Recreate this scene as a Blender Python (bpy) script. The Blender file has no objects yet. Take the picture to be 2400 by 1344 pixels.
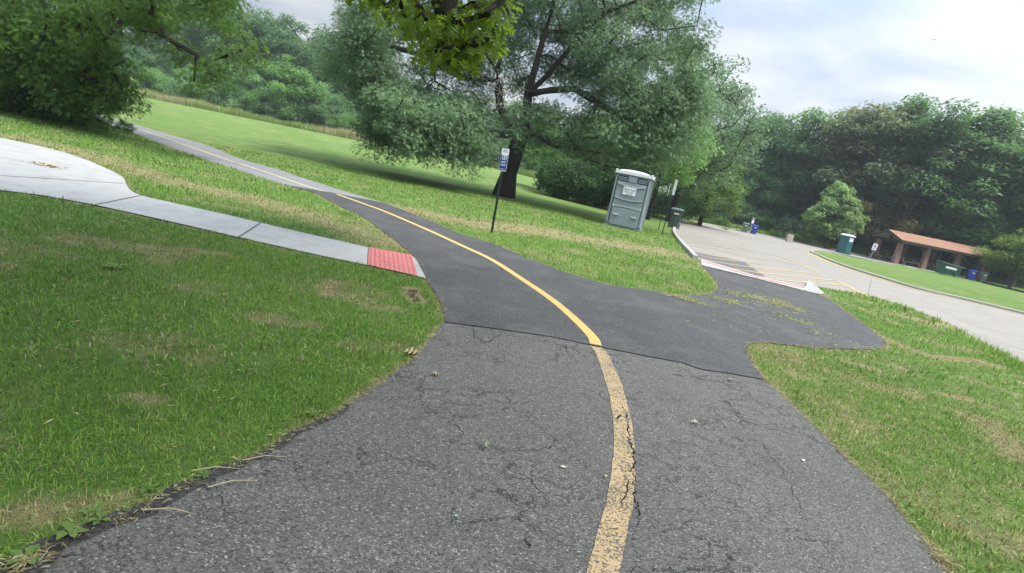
import bpy, math, random
import numpy as np
from mathutils import Vector, Matrix
from mathutils.geometry import tessellate_polygon
R = math.radians
C = bpy.context.scene.collection
rnd = random.Random(7)
rng = np.random.default_rng(11)
PI = math.pi

# ------------------------------------------------------------------ camera
FPX, ROLL, DC, EYE = 1350.0, R(11.5), 272.0, 1.45
PITCH = math.atan(DC / FPX)
cam = bpy.data.cameras.new('camera'); camo = bpy.data.objects.new('camera', cam); C.objects.link(camo)
cam.sensor_width = 36; cam.lens = FPX / 2400 * 36; cam.clip_start = 0.05; cam.clip_end = 9000
Xa = Vector((1, 0, 0)); Ya = Vector((0, math.sin(PITCH), math.cos(PITCH))); Fa = Vector((0, math.cos(PITCH), -math.sin(PITCH)))
cx = Xa * math.cos(ROLL) + Ya * math.sin(ROLL); cy = -Xa * math.sin(ROLL) + Ya * math.cos(ROLL)
M = Matrix((cx, cy, -Fa)).transposed().to_4x4(); M.translation = Vector((0, 0, EYE)); camo.matrix_world = M
bpy.context.scene.camera = camo

# ------------------------------------------------------------------ sky and sun
SUN_EL, SUN_AZ = R(58), R(118)          # sun high, ahead and to the right (azimuth from +Y towards +X)
w = bpy.data.worlds.new('World'); bpy.context.scene.world = w; w.use_nodes = True
nt = w.node_tree; nt.nodes.clear()
def N(nt, t, ins=None, **kw):
    n = nt.nodes.new(t)
    for k, v in kw.items(): setattr(n, k, v)
    for k, v in (ins or {}).items():
        s = n.inputs[k]
        if isinstance(v, bpy.types.NodeSocket): nt.links.new(v, s)
        else:
            if s.type == 'RGBA' and len(v) == 3: v = (*v, 1)
            s.default_value = v
    return n
def mth(nt, op, a, b=0.0, c=0.0, clamp=False):
    n = nt.nodes.new('ShaderNodeMath'); n.operation = op; n.use_clamp = clamp
    for i, v in enumerate((a, b, c)):
        if isinstance(v, bpy.types.NodeSocket): nt.links.new(v, n.inputs[i])
        else: n.inputs[i].default_value = v
    return n.outputs[0]
def ramp(nt, fac, stops, interp='LINEAR'):
    n = nt.nodes.new('ShaderNodeValToRGB'); nt.links.new(fac, n.inputs[0]); cr = n.color_ramp; cr.interpolation = interp
    while len(cr.elements) < len(stops): cr.elements.new(0.5)
    for e, (p, c) in zip(cr.elements, stops):
        e.position = p; e.color = (*c, 1) if hasattr(c, '__len__') else (c, c, c, 1)
    return n.outputs[0]
def mixc(nt, f, a, b, mode='MIX'):
    n = nt.nodes.new('ShaderNodeMix'); n.data_type = 'RGBA'; n.blend_type = mode
    for s, v in ((n.inputs[0], f), (n.inputs[6], a), (n.inputs[7], b)):
        if isinstance(v, bpy.types.NodeSocket): nt.links.new(v, s)
        else: s.default_value = v if not hasattr(v, '__len__') or len(v) == 4 else (*v, 1)
    return n.outputs[2]
sky = N(nt, 'ShaderNodeTexSky', sky_type='NISHITA', sun_disc=False, sun_elevation=SUN_EL, sun_rotation=SUN_AZ)
tc = N(nt, 'ShaderNodeTexCoord')
sep = N(nt, 'ShaderNodeSeparateXYZ', {0: tc.outputs['Generated']})
zz = mth(nt, 'MAXIMUM', sep.outputs[2], 0.0)
den = mth(nt, 'ADD', zz, 0.22)
u = mth(nt, 'DIVIDE', sep.outputs[0], den); v = mth(nt, 'DIVIDE', sep.outputs[1], den)
cv = N(nt, 'ShaderNodeCombineXYZ', {0: u, 1: v, 2: 3.1})
n1 = N(nt, 'ShaderNodeTexNoise', {'Vector': cv.outputs[0], 'Scale': 1.5, 'Detail': 7.0, 'Roughness': 0.52, 'Distortion': 0.35})
n2 = N(nt, 'ShaderNodeTexNoise', {'Vector': cv.outputs[0], 'Scale': 0.45, 'Detail': 3.0, 'Roughness': 0.5})
cl = mth(nt, 'ADD', mth(nt, 'MULTIPLY', n1.outputs[0], 0.65), mth(nt, 'MULTIPLY', n2.outputs[0], 0.5))
ccol = ramp(nt, cl, [(0.43, (3.0, 3.85, 5.2)), (0.51, (3.8, 4.5, 5.6)), (0.58, (5.1, 5.5, 6.1)), (0.67, (6.6, 6.8, 7.0))])
# overcast: cloud layer is brighter overhead and towards the hidden sun
sd = (math.sin(SUN_AZ) * math.cos(SUN_EL), math.cos(SUN_AZ) * math.cos(SUN_EL), math.sin(SUN_EL))
dt = N(nt, 'ShaderNodeVectorMath', {0: tc.outputs['Generated'], 1: (.52, .66, .54)}, operation='DOT_PRODUCT')
glow = mth(nt, 'POWER', mth(nt, 'MAXIMUM', dt.outputs['Value'], 0.0), 5.0)
gain = mth(nt, 'ADD', mth(nt, 'ADD', 0.66, mth(nt, 'MULTIPLY', mth(nt, 'POWER', zz, 2.2), 3.1)), mth(nt, 'MULTIPLY', glow, 0.45))
cmul = N(nt, 'ShaderNodeVectorMath', {0: ccol, 'Scale': gain}, operation='SCALE')
mixs = mixc(nt, 0.95, sky.outputs[0], cmul.outputs[0])
bg = N(nt, 'ShaderNodeBackground', {'Color': mixs, 'Strength': 0.1})
N(nt, 'ShaderNodeOutputWorld', {'Surface': bg.outputs[0]})

sl = bpy.data.lights.new('sun', 'SUN'); sl.energy = 3.2; sl.angle = R(18); sl.color = (1, .965, .9)
so = bpy.data.objects.new('sun', sl); C.objects.link(so)
so.rotation_euler = (-Vector(sd)).to_track_quat('-Z', 'Y').to_euler()
vs = bpy.context.scene.view_settings
bpy.context.scene.display_settings.display_device = 'sRGB'
vs.view_transform = 'Standard'; vs.look = 'None'; vs.exposure = 0.70; vs.gamma = 1.0

# ------------------------------------------------------------------ geometry of the view: ground point under a pixel
def terr(y, x):
    """the field rises a little towards the left wood; the parking lot and the shelter lie a little lower"""
    y = np.asarray(y, float); x = np.asarray(x, float)
    t = np.clip((y - 30) / 46.0, 0, 1); l = 0.98 * t * t * (3 - 2 * t)
    t = np.clip((y - 27) / 30.0, 0, 1); r_ = -0.40 * t * t * (3 - 2 * t)
    a = np.clip((x / np.maximum(y, 1.0) + .08) / .32, 0, 1); a = a * a * (3 - 2 * a)
    return l * (1 - a) + r_ * a
def ray(x, y):
    u = (x - 1200) / FPX; v = (672 - y) / FPX
    a = u * math.cos(ROLL) - v * math.sin(ROLL); b = u * math.sin(ROLL) + v * math.cos(ROLL)
    return np.array([a, math.cos(PITCH) + b * math.sin(PITCH), -math.sin(PITCH) + b * math.cos(PITCH)])
def G(x, y):
    d = ray(x, y); z = 0.0
    for _ in range(40):
        if d[2] >= -1e-4: t = 100.0
        else: t = (EYE - z) / -d[2]
        t = min(t, 110.0 / d[1]); z = z * .4 + .6 * float(terr(t * d[1], t * d[0]))
    return (float(d[0] * t), float(d[1] * t))
def W(x, y, Y):
    d = ray(x, y); d = d / d[1] * Y
    return Vector((float(d[0]), float(Y), float(d[2] + EYE)))
def PXY(P):                              # world points -> pixels
    P = np.asarray(P, float); q = P - np.array([0, 0, EYE])
    X = q @ np.array(cx); Y_ = q @ np.array(cy); Z = q @ np.array(Fa)
    Z = np.where(Z < 1e-3, 1e-3, Z)
    return 1200 + FPX * X / Z, 672 - FPX * Y_ / Z
def GL(pts): return [G(*p) for p in pts]
def gz(x, y): return Vector((x, y, float(terr(y, x))))

# ------------------------------------------------------------------ objects
def tag(o, label=None, cat=None, group=None, kind=None):
    if label: o['label'] = label
    if cat: o['category'] = cat
    if group: o['group'] = group
    if kind: o['kind'] = kind
    return o
def thing(name, label, cat, loc=(0, 0, 0), rz=0, group=None):
    o = bpy.data.objects.new(name, None); C.objects.link(o); o.location = loc; o.rotation_euler = (0, 0, rz)
    o.empty_display_size = .2
    return tag(o, label, cat, group)
def obj(name, me, mat, parent=None, smooth=False):
    o = bpy.data.objects.new(name, me); C.objects.link(o)
    if mat and not me.materials: me.materials.append(mat)
    if parent: o.parent = parent
    if smooth: me.polygons.foreach_set('use_smooth', [True] * len(me.polygons))
    return o
def copy_tree(o, parent=None, **tags):
    c = o.copy(); C.objects.link(c); c.parent = parent
    for ch in list(o.children): copy_tree(ch, c)
    for k, v in tags.items(): c[k] = v
    return c
def npmesh(name, V, F, attrs=None, mat=None, smooth=False):
    """V (n,3); F: list of (m,k) int arrays of faces with k corners. attrs: name -> per-face float list (concatenated)"""
    me = bpy.data.meshes.new(name)
    F = [f for f in F if len(f)]
    me.vertices.add(len(V)); me.vertices.foreach_set('co', np.ascontiguousarray(V, np.float32).ravel())
    nl = sum(f.size for f in F); nf = sum(len(f) for f in F)
    me.loops.add(nl); me.polygons.add(nf)
    me.loops.foreach_set('vertex_index', np.concatenate([f.ravel() for f in F]).astype(np.int32))
    tot = np.concatenate([np.full(len(f), f.shape[1]) for f in F]); st = np.concatenate([[0], np.cumsum(tot)[:-1]])
    me.polygons.foreach_set('loop_start', st.astype(np.int32))
    if smooth: me.polygons.foreach_set('use_smooth', np.ones(nf, bool))
    for k, (dom, a) in (attrs or {}).items():
        at = me.attributes.new(k, 'FLOAT', dom); at.data.foreach_set('value', np.ascontiguousarray(a, np.float32))
    me.update(calc_edges=True); 
    if mat: me.materials.append(mat)
    return me
class MB:
    def __init__(s): s.v = []; s.f = []
    def add(s, vs, fs):
        k = len(s.v); s.v += [tuple(v) for v in vs]; s.f += [tuple(i + k for i in f) for f in fs]; return s
    def box(s, c, d, rot=None, taper=1.0, bev=0.0):
        """box centre c, size d; taper scales the top"""
        hx, hy, hz = d[0] / 2, d[1] / 2, d[2] / 2
        if bev <= 0:
            vs = [Vector((x * (taper if z > 0 else 1), y * (taper if z > 0 else 1), z)) for z in (-hz, hz) for x, y in ((-hx, -hy), (hx, -hy), (hx, hy), (-hx, hy))]
            fs = [(3, 2, 1, 0), (4, 5, 6, 7), (0, 1, 5, 4), (1, 2, 6, 5), (2, 3, 7, 6), (3, 0, 4, 7)]
        else:
            vs = []; b = bev
            for z, i in ((-hz, b), (-hz + b, 0), (hz - b, 0), (hz, b)):
                t = 1 + (taper - 1) * (z + hz) / (2 * hz)
                for x, y in ((-hx + b, -hy), (hx - b, -hy), (hx, -hy + b), (hx, hy - b), (hx - b, hy), (-hx + b, hy), (-hx, hy - b), (-hx, -hy + b)):
                    sx = (hx - i) / hx; sy = (hy - i) / hy
                    vs.append(Vector((x * sx * t, y * sy * t, z)))
            fs = [tuple(range(7, -1, -1)), tuple(range(24, 32))]
            for L in range(3):
                for k in range(8): fs.append((L * 8 + k, L * 8 + (k + 1) % 8, L * 8 + 8 + (k + 1) % 8, L * 8 + 8 + k))
        if rot is not None: vs = [rot @ v for v in vs]
        return s.add([v + Vector(c) for v in vs], fs)
    def tube(s, p0, p1, r0, r1=None, n=10, caps=True):
        p0 = Vector(p0); p1 = Vector(p1); r1 = r0 if r1 is None else r1
        q = (p1 - p0).to_track_quat('Z', 'Y')
        vs = [p + q @ Vector((math.cos(a) * r, math.sin(a) * r, 0)) for p, r in ((p0, r0), (p1, r1)) for a in [2 * PI * i / n for i in range(n)]]
        fs = [(i, (i + 1) % n, n + (i + 1) % n, n + i) for i in range(n)]
        if caps: fs += [tuple(range(n - 1, -1, -1)), tuple(range(n, 2 * n))]
        return s.add(vs, fs)
    def loft(s, rings, caps=True):
        n = len(rings[0]); vs = [v for r in rings for v in r]; fs = []
        for L in range(len(rings) - 1):
            for k in range(n): fs.append((L * n + k, L * n + (k + 1) % n, (L + 1) * n + (k + 1) % n, (L + 1) * n + k))
        if caps: fs += [tuple(range(n - 1, -1, -1)), tuple(range((len(rings) - 1) * n, len(rings) * n))]
        return s.add(vs, fs)
    def ext(s, poly, a, b, axis='y'):
        """polygon of (u,v) extruded along axis from a to b"""
        f = {'y': lambda u, v, t: (u, t, v), 'x': lambda u, v, t: (t, u, v), 'z': lambda u, v, t: (u, v, t)}[axis]
        return s.loft([[f(u, v, a) for u, v in poly], [f(u, v, b) for u, v in poly]])
    def build(s, name, mat, parent=None, smooth=False):
        me = bpy.data.meshes.new(name); me.from_pydata(s.v, [], s.f)
        import bmesh
        bm = bmesh.new(); bm.from_mesh(me); bmesh.ops.recalc_face_normals(bm, faces=bm.faces); bm.to_mesh(me); bm.free()
        o = obj(name, me, mat, parent)
        if smooth:
            for p in me.polygons: p.use_smooth = True
            try: me.set_sharp_from_angle(angle=R(40))
            except Exception: pass
        return o
def text(name, body, size, mat, parent, loc, rot, sx=1.0, bold=False):
    cu = bpy.data.curves.new(name, 'FONT'); cu.body = body; cu.size = size; cu.align_x = 'CENTER'; cu.align_y = 'CENTER'; cu.offset = 0.012 * size if bold else 0
    t = bpy.data.objects.new(name, cu); C.objects.link(t)
    bpy.context.view_layer.update()
    me = bpy.data.meshes.new_from_object(t.evaluated_get(bpy.context.evaluated_depsgraph_get()))
    bpy.data.objects.remove(t); bpy.data.curves.remove(cu)
    o = obj(name, me, mat, parent); o.location = loc; o.rotation_euler = rot; o.scale = (sx, 1, 1); return o

# ------------------------------------------------------------------ materials
def new_mat(name):
    m = bpy.data.materials.new(name); m.use_nodes = True; t = m.node_tree; t.nodes.clear()
    out = t.nodes.new('ShaderNodeOutputMaterial'); return m, t, out
def pos(t):
    return N(t, 'ShaderNodeNewGeometry').outputs['Position']
def objc(t):
    return N(t, 'ShaderNodeTexCoord').outputs['Object']
def noise(t, vec, sc, det=4.0, ro=.55, dist=0.0):
    return N(t, 'ShaderNodeTexNoise', {'Vector': vec, 'Scale': sc, 'Detail': det, 'Roughness': ro, 'Distortion': dist}).outputs[0]
def simple(name, col, rough=.5, var=.25, sc=6.0, metal=0.0, bump=0.0, bsc=60.0, spec=.5, dirt=None):
    """painted / moulded surface with uneven tone, fine grain and a little dirt low down"""
    m, t, out = new_mat(name); p = objc(t)
    a = noise(t, p, sc, 5.0, .6); b = noise(t, p, bsc, 3.0)
    f = mth(t, 'ADD', mth(t, 'MULTIPLY', a, .7), mth(t, 'MULTIPLY', b, .3))
    c = ramp(t, f, [(.3, [x * (1 - var) for x in col]), (.7, [min(1, x * (1 + var)) for x in col])])
    if dirt:
        dn = ramp(t, noise(t, p, sc * .7, 6.0, .7), [(.52, 0.0), (.72, .55)])
        c = mixc(t, dn, c, dirt)
    bs = N(t, 'ShaderNodeBsdfPrincipled', {'Base Color': c, 'Roughness': rough, 'Metallic': metal, 'Specular IOR Level': spec})
    if bump:
        bn = N(t, 'ShaderNodeBump', {'Height': b, 'Strength': bump, 'Distance': .01}); t.links.new(bn.outputs[0], bs.inputs['Normal'])
    t.links.new(bs.outputs[0], out.inputs[0]); return m
def asphalt(name, dark, light, speck, rough, spsc, crack=0.0, bump=.6, ac=1.0, patch=None):
    m, t, out = new_mat(name); p = pos(t)
    vo = N(t, 'ShaderNodeTexVoronoi', {'Vector': p, 'Scale': spsc}, feature='F1')
    cell = N(t, 'ShaderNodeSeparateColor', {0: vo.outputs['Color']}).outputs[0]
    big = noise(t, p, 1.1, 5.0, .6, .4); med = noise(t, p, 14.0, 5.0, .65)
    base = ramp(t, mth(t, 'ADD', mth(t, 'MULTIPLY', big, .6), mth(t, 'MULTIPLY', med, .4)), [(.32, dark), (.68, light)])
    agg = ramp(t, cell, [(p_, 1 + (v_ - 1) * ac) for p_, v_ in ((0, .22), (.22, .62), (.5, .95), (.8, 1.3), (1.0, 1.9))])
    c = mixc(t, 1.0, base, agg, 'MULTIPLY')
    sp = ramp(t, cell, [(.955, 0.0), (.975, 1.0)])
    c = mixc(t, mth(t, 'MULTIPLY', sp, speck), c, (.42, .41, .38))
    h = mth(t, 'MULTIPLY', vo.outputs['Distance'], -1.0)
    if crack:
        wv = N(t, 'ShaderNodeTexNoise', {'Vector': p, 'Scale': 3.0, 'Detail': 6.0, 'Roughness': .7})
        off = N(t, 'ShaderNodeVectorMath', {0: wv.outputs['Color'], 'Scale': .38}, operation='SCALE')
        pc = N(t, 'ShaderNodeVectorMath', {0: p, 1: off.outputs[0]}, operation='ADD')
        for sc_, th, ms, lo in ((2.3, .009, .55, .46), (6.0, .017, 1.1, .50)):
            ve = N(t, 'ShaderNodeTexVoronoi', {'Vector': pc.outputs[0], 'Scale': sc_}, feature='DISTANCE_TO_EDGE')
            line = ramp(t, ve.outputs['Distance'], [(0, 1.0), (th, 0.0)])
            msk = ramp(t, noise(t, p, ms, 3.0, .6), [(lo, 0.0), (lo + .07, 1.0)])
            k = mth(t, 'MULTIPLY', mth(t, 'MULTIPLY', line, msk), crack)
            c = mixc(t, k, c, (.012, .012, .011)); h = mth(t, 'SUBTRACT', h, mth(t, 'MULTIPLY', k, 1.5))
    if patch: c = mixc(t, ramp(t, noise(t, p, patch[0], 6.0, .65, .8), [(patch[1], 0.0), (patch[1] + .12, patch[2])]), c, patch[3])
    bn = N(t, 'ShaderNodeBump', {'Height': h, 'Strength': bump, 'Distance': .006})
    bs = N(t, 'ShaderNodeBsdfPrincipled', {'Base Color': c, 'Roughness': rough, 'Specular IOR Level': .45, 'Normal': bn.outputs[0]})
    t.links.new(bs.outputs[0], out.inputs[0]); return m
def paint(name, col, under, wear, sc=60.0):
    m, t, out = new_mat(name); p = pos(t)
    vc = N(t, 'ShaderNodeTexVoronoi', {'Vector': p, 'Scale': 120.0}); ce = N(t, 'ShaderNodeSeparateColor', {0: vc.outputs['Color']}).outputs[0]
    n = mth(t, 'ADD', mth(t, 'ADD', mth(t, 'MULTIPLY', noise(t, p, sc, 4.0, .7), .4), mth(t, 'MULTIPLY', noise(t, p, 5.0, 4.0), .35)), mth(t, 'MULTIPLY', ce, .25))
    cc = mixc(t, noise(t, p, 9.0, 4.0), [x * .82 for x in col], col)
    c = mixc(t, ramp(t, n, [(wear, 0.0), (wear + .06, 1.0)]), cc, under)
    vo = N(t, 'ShaderNodeTexVoronoi', {'Vector': p, 'Scale': 110.0})
    bn = N(t, 'ShaderNodeBump', {'Height': vo.outputs['Distance'], 'Strength': .5, 'Distance': .006})
    bs = N(t, 'ShaderNodeBsdfPrincipled', {'Base Color': c, 'Roughness': .7, 'Normal': bn.outputs[0]})
    t.links.new(bs.outputs[0], out.inputs[0]); return m
def concrete(name, col, sc=3.0):
    m, t, out = new_mat(name); p = pos(t)
    a = noise(t, p, sc, 7.0, .65, .5); b = noise(t, p, 90.0, 3.0)
    c = ramp(t, mth(t, 'ADD', mth(t, 'MULTIPLY', a, .75), mth(t, 'MULTIPLY', b, .25)), [(.3, [x * .78 for x in col]), (.5, col), (.7, [x * 1.12 for x in col])])
    st = ramp(t, noise(t, p, 1.7, 8.0, .75, 1.2), [(.57, 0.0), (.68, .5)])
    c = mixc(t, st, c, (.25, .225, .18))
    bs = N(t, 'ShaderNodeBsdfPrincipled', {'Base Color': c, 'Roughness': .85, 'Specular IOR Level': .3})
    bn = N(t, 'ShaderNodeBump', {'Height': b, 'Strength': .2, 'Distance': .005}); t.links.new(bn.outputs[0], bs.inputs['Normal'])
    t.links.new(bs.outputs[0], out.inputs[0]); return m
def leafmat(name, c0, c1, trans=.35, tcol=None, objvar=.35, dead=None):
    """leaves: colour varies clump by clump ('tint'), leaf by leaf and tree by tree"""
    m, t, out = new_mat(name)
    at = N(t, 'ShaderNodeAttribute', attribute_name='tint').outputs['Fac']
    ob = N(t, 'ShaderNodeObjectInfo').outputs['Random']
    f = mth(t, 'ADD', at, mth(t, 'MULTIPLY', mth(t, 'SUBTRACT', ob, .5), objvar), clamp=True)
    c = mixc(t, f, c0, c1)
    if dead:
        dn = ramp(t, noise(t, objc(t), .45, 3.0), [(.55, 0.0), (.68, .8)]); c = mixc(t, dn, c, dead)
    d = N(t, 'ShaderNodeBsdfPrincipled', {'Base Color': c, 'Roughness': .55, 'Specular IOR Level': .35})
    tr = N(t, 'ShaderNodeBsdfTranslucent', {'Color': mixc(t, .5, c, tcol or (c1[0] * 1.6, c1[1] * 1.7, c1[2] * .8))})
    mx = N(t, 'ShaderNodeMixShader', {0: trans, 1: d.outputs[0], 2: tr.outputs[0]})
    t.links.new(mx.outputs[0], out.inputs[0]); return m
def bark(name, col):
    m, t, out = new_mat(name); p = objc(t)
    mp = N(t, 'ShaderNodeMapping', {'Vector': p, 'Scale': (9, 9, 1.6)})
    a = noise(t, mp.outputs[0], 1.6, 6.0, .7, .6)
    c = ramp(t, a, [(.35, [x * .45 for x in col]), (.62, col), (.8, [x * 1.5 for x in col])])
    bn = N(t, 'ShaderNodeBump', {'Height': a, 'Strength': .9, 'Distance': .05})
    bs = N(t, 'ShaderNodeBsdfPrincipled', {'Base Color': c, 'Roughness': .9, 'Specular IOR Level': .2, 'Normal': bn.outputs[0]})
    t.links.new(bs.outputs[0], out.inputs[0]); return m
HAZE_DENS = 0.0006
# ------------------------------------------------------------------ noise in numpy
_tab = rng.random((256, 256))
def vnoise(x, y, sc):
    x = x * sc + 37.2; y = y * sc + 91.7
    xi = np.floor(x).astype(int); yi = np.floor(y).astype(int); fx = x - xi; fy = y - yi
    fx = fx * fx * (3 - 2 * fx); fy = fy * fy * (3 - 2 * fy)
    a = _tab[xi % 256, yi % 256]; b = _tab[(xi + 1) % 256, yi % 256]; c = _tab[xi % 256, (yi + 1) % 256]; d = _tab[(xi + 1) % 256, (yi + 1) % 256]
    return (a * (1 - fx) + b * fx) * (1 - fy) + (c * (1 - fx) + d * fx) * fy
def fbm(x, y, sc, o=4):
    s = 0; a = .5; tot = 0
    for i in range(o): s = s + a * vnoise(x, y, sc * 2 ** i); tot += a; a *= .55
    return s / tot
def smooth(P, k=6, closed=False):
    P = [np.array(p, float) for p in P]; n = len(P); out = []
    for i in range(n if closed else n - 1):
        p0 = P[(i - 1) % n] if closed or i > 0 else 2 * P[0] - P[1]; p1 = P[i]; p2 = P[(i + 1) % n]
        p3 = P[(i + 2) % n] if closed or i < n - 2 else 2 * P[-1] - P[-2]
        for j in range(k):
            t = j / k
            out.append(.5 * ((2 * p1) + (-p0 + p2) * t + (2 * p0 - 5 * p1 + 4 * p2 - p3) * t * t + (-p0 + 3 * p1 - 3 * p2 + p3) * t ** 3))
    if not closed: out.append(P[-1])
    return [(float(a[0]), float(a[1])) for a in out]
def rough_edge(P, amp, step=.05):
    out = []
    for i in range(len(P) - 1):
        a = np.array(P[i]); b = np.array(P[i + 1]); L = np.linalg.norm(b - a); k = max(1, min(40, int(L / (step * (1 + .12 * max(a[1], 0))))))
        for j in range(k):
            q = a + (b - a) * j / k; nx, ny = q
            out.append((nx + (float(vnoise(np.array(nx), np.array(ny), 9)) - .5) * 2 * amp, ny + (float(vnoise(np.array(ny + 50), np.array(nx), 9)) - .5) * 2 * amp))
    out.append(P[-1]); return out
import bmesh
def sheet(name, poly, dz, mat, parent=None, thick=0.0, struct=True):
    """flat polygon (x, y list) laid on the terrain, dz above it; thick > 0 gives it sides"""
    bm = bmesh.new(); vs = [bm.verts.new((x, y, 0)) for x, y in poly]
    tris = tessellate_polygon([[Vector((x, y, 0)) for x, y in poly]])
    for t in tris:
        try: bm.faces.new([vs[i] for i in t])
        except ValueError: pass
    bmesh.ops.recalc_face_normals(bm, faces=bm.faces)
    ys = [p[1] for p in poly]
    y = max(31.0, min(ys))
    while y < max(ys):
        bmesh.ops.bisect_plane(bm, geom=bm.verts[:] + bm.edges[:] + bm.faces[:], plane_co=(0, y, 0), plane_no=(0, 1, 0)); y += 1.5
    if thick:
        r = bmesh.ops.extrude_face_region(bm, geom=bm.faces[:]); 
        for v in [g for g in r['geom'] if isinstance(g, bmesh.types.BMVert)]: v.co.z -= thick
    for v in bm.verts: v.co.z += float(terr(v.co.y, v.co.x)) + dz
    bmesh.ops.recalc_face_normals(bm, faces=bm.faces)
    me = bpy.data.meshes.new(name); bm.to_mesh(me); bm.free()
    if not thick and len(me.polygons) and me.polygons[0].normal.z < 0: me.flip_normals()
    o = obj(name, me, mat, parent)
    if struct and not parent: o['kind'] = 'structure'
    return o
def ribbon(P, width, w2=None):
    P = np.array(P, float); T = np.gradient(P, axis=0); T /= np.linalg.norm(T, axis=1)[:, None] + 1e-9
    Nn = np.stack([-T[:, 1], T[:, 0]], 1); h = np.linspace(width, w2 or width, len(P))[:, None] / 2
    return [tuple(map(float, p)) for p in (P + Nn * h)] + [tuple(map(float, p)) for p in (P - Nn * h)[::-1]]

# ------------------------------------------------------------------ ground materials
m_old = asphalt('asphalt_old', (.088, .084, .075), (.135, .128, .114), .5, .70, 150, crack=.85, bump=1.0, ac=.85)
m_new = asphalt('asphalt_new', (.040, .039, .037), (.070, .069, .066), .5, .64, 170, bump=.8, patch=(1.6, .50, .42, (.115, .11, .105)))
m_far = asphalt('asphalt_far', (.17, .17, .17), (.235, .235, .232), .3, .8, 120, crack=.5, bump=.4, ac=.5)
m_lot = asphalt('asphalt_lot', (.225, .20, .168), (.315, .283, .240), .1, .85, 120, crack=.35, bump=.3, ac=.35, patch=(.5, .58, .35, (.17, .16, .15)))
m_dark = asphalt('asphalt_patch', (.10, .095, .09), (.14, .13, .125), .2, .8, 120, bump=.3)
m_conc = concrete('concrete_walk', (.355, .345, .325))
m_kerb = concrete('concrete_kerb', (.36, .35, .32), 5.0)
m_joint = simple('joint_dirt', (.09, .08, .06), .9, .4, 20)
m_yold = paint('paint_worn_yellow', (.44, .315, .165), (.10, .085, .065), .505)
m_ynew = paint('paint_fresh_yellow', (.58, .40, .12), (.09, .08, .06), .615)
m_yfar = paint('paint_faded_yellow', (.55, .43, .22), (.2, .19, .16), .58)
m_ylot = paint('paint_lot_yellow', (.62, .44, .12), (.28, .26, .22), .53)
m_yfaint = paint('paint_lot_faint', (.46, .38, .22), (.30, .275, .24), .50)
m_gut = paint('gutter_yellow', (.42, .34, .09), (.27, .25, .18), .56)
m_red = simple('red_tactile', (.50, .155, .14), .7, .25, 8.0, bump=.3, dirt=(.4, .16, .13))
m_redp = paint('paint_red', (.62, .09, .09), (.5, .35, .32), .68)

# ------------------------------------------------------------------ traced outlines (pixels of the 2400 wide photograph -> ground)
old_L = GL([(-150, 1425), (40, 1338), (134, 1283), (283, 1221), (364, 1178), (498, 1120), (607, 1069), (724, 1002), (805, 960), (900, 893), (960, 848), (1010, 797), (1040, 757)])
seam = GL([(1040, 757), (1180, 775), (1300, 793), (1390, 812), (1500, 834), (1600, 853), (1640, 867), (1700, 876), (1790, 892)])
old_R = GL([(1790, 892), (1850, 945), (1920, 1010), (2000, 1090), (2080, 1165), (2140, 1240), (2215, 1320), (2290, 1410)])
e1 = G(-150, 1425); e2 = G(2290, 1410)
old_L = smooth([(e1[0] - .9, -3.0), (e1[0] - .35, -.6)] + old_L); old_R = smooth(old_R + [(e2[0] + .05, -.6), (e2[0] - .3, -3.0)])
new_L = smooth(GL([(664, 433), (700, 444), (740, 455), (800, 487), (850, 510), (900, 545), (945, 580), (975, 608), (998, 655), (1020, 690), (1035, 722), (1040, 757)]))
new_R1 = smooth(GL([(898, 476), (940, 492), (1010, 520), (1080, 550), (1160, 575), (1250, 612), (1340, 645), (1430, 669), (1540, 685), (1600, 693), (1650, 692), (1678, 682), (1680, 668), (1665, 645), (1644, 623)]))
new_R2 = smooth(GL([(1929, 696), (1950, 708), (1990, 737), (2030, 765), (2060, 790), (2076, 805), (2072, 816), (2040, 821), (1980, 820), (1900, 817), (1850, 811), (1800, 806), (1765, 806), (1752, 818), (1758, 840), (1775, 868), (1790, 892)]))
fb = GL([(664, 433), (720, 443), (779, 453), (840, 465), (898, 476)])
far_L = smooth(GL([(120, 255), (200, 278), (305, 309), (400, 346), (500, 380), (560, 399), (620, 419), (664, 433)]))
far_R = smooth(GL([(898, 476), (780, 441), (700, 415), (640, 395), (560, 372), (480, 340), (400, 317), (320, 294), (200, 262), (120, 240)]))
A = .012
old_poly = rough_edge(old_L, A) + rough_edge(seam, .006)[1:] + rough_edge(old_R, A)[1:]
new_poly = rough_edge(new_L, A) + rough_edge(seam, .006)[1:] + rough_edge(new_R2[::-1], A)[1:] + rough_edge(new_R1[::-1], A) + rough_edge(fb[::-1], .004)[1:-1]
far_poly = rough_edge(far_L, .02) + rough_edge(fb, .004)[1:] + rough_edge(far_R, .02)[1:]
path = sheet('path', old_poly, .004, m_old)
path2 = sheet('new_path', new_poly, .012, m_new)
path3 = sheet('far_path', far_poly, .005, m_far)
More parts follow.
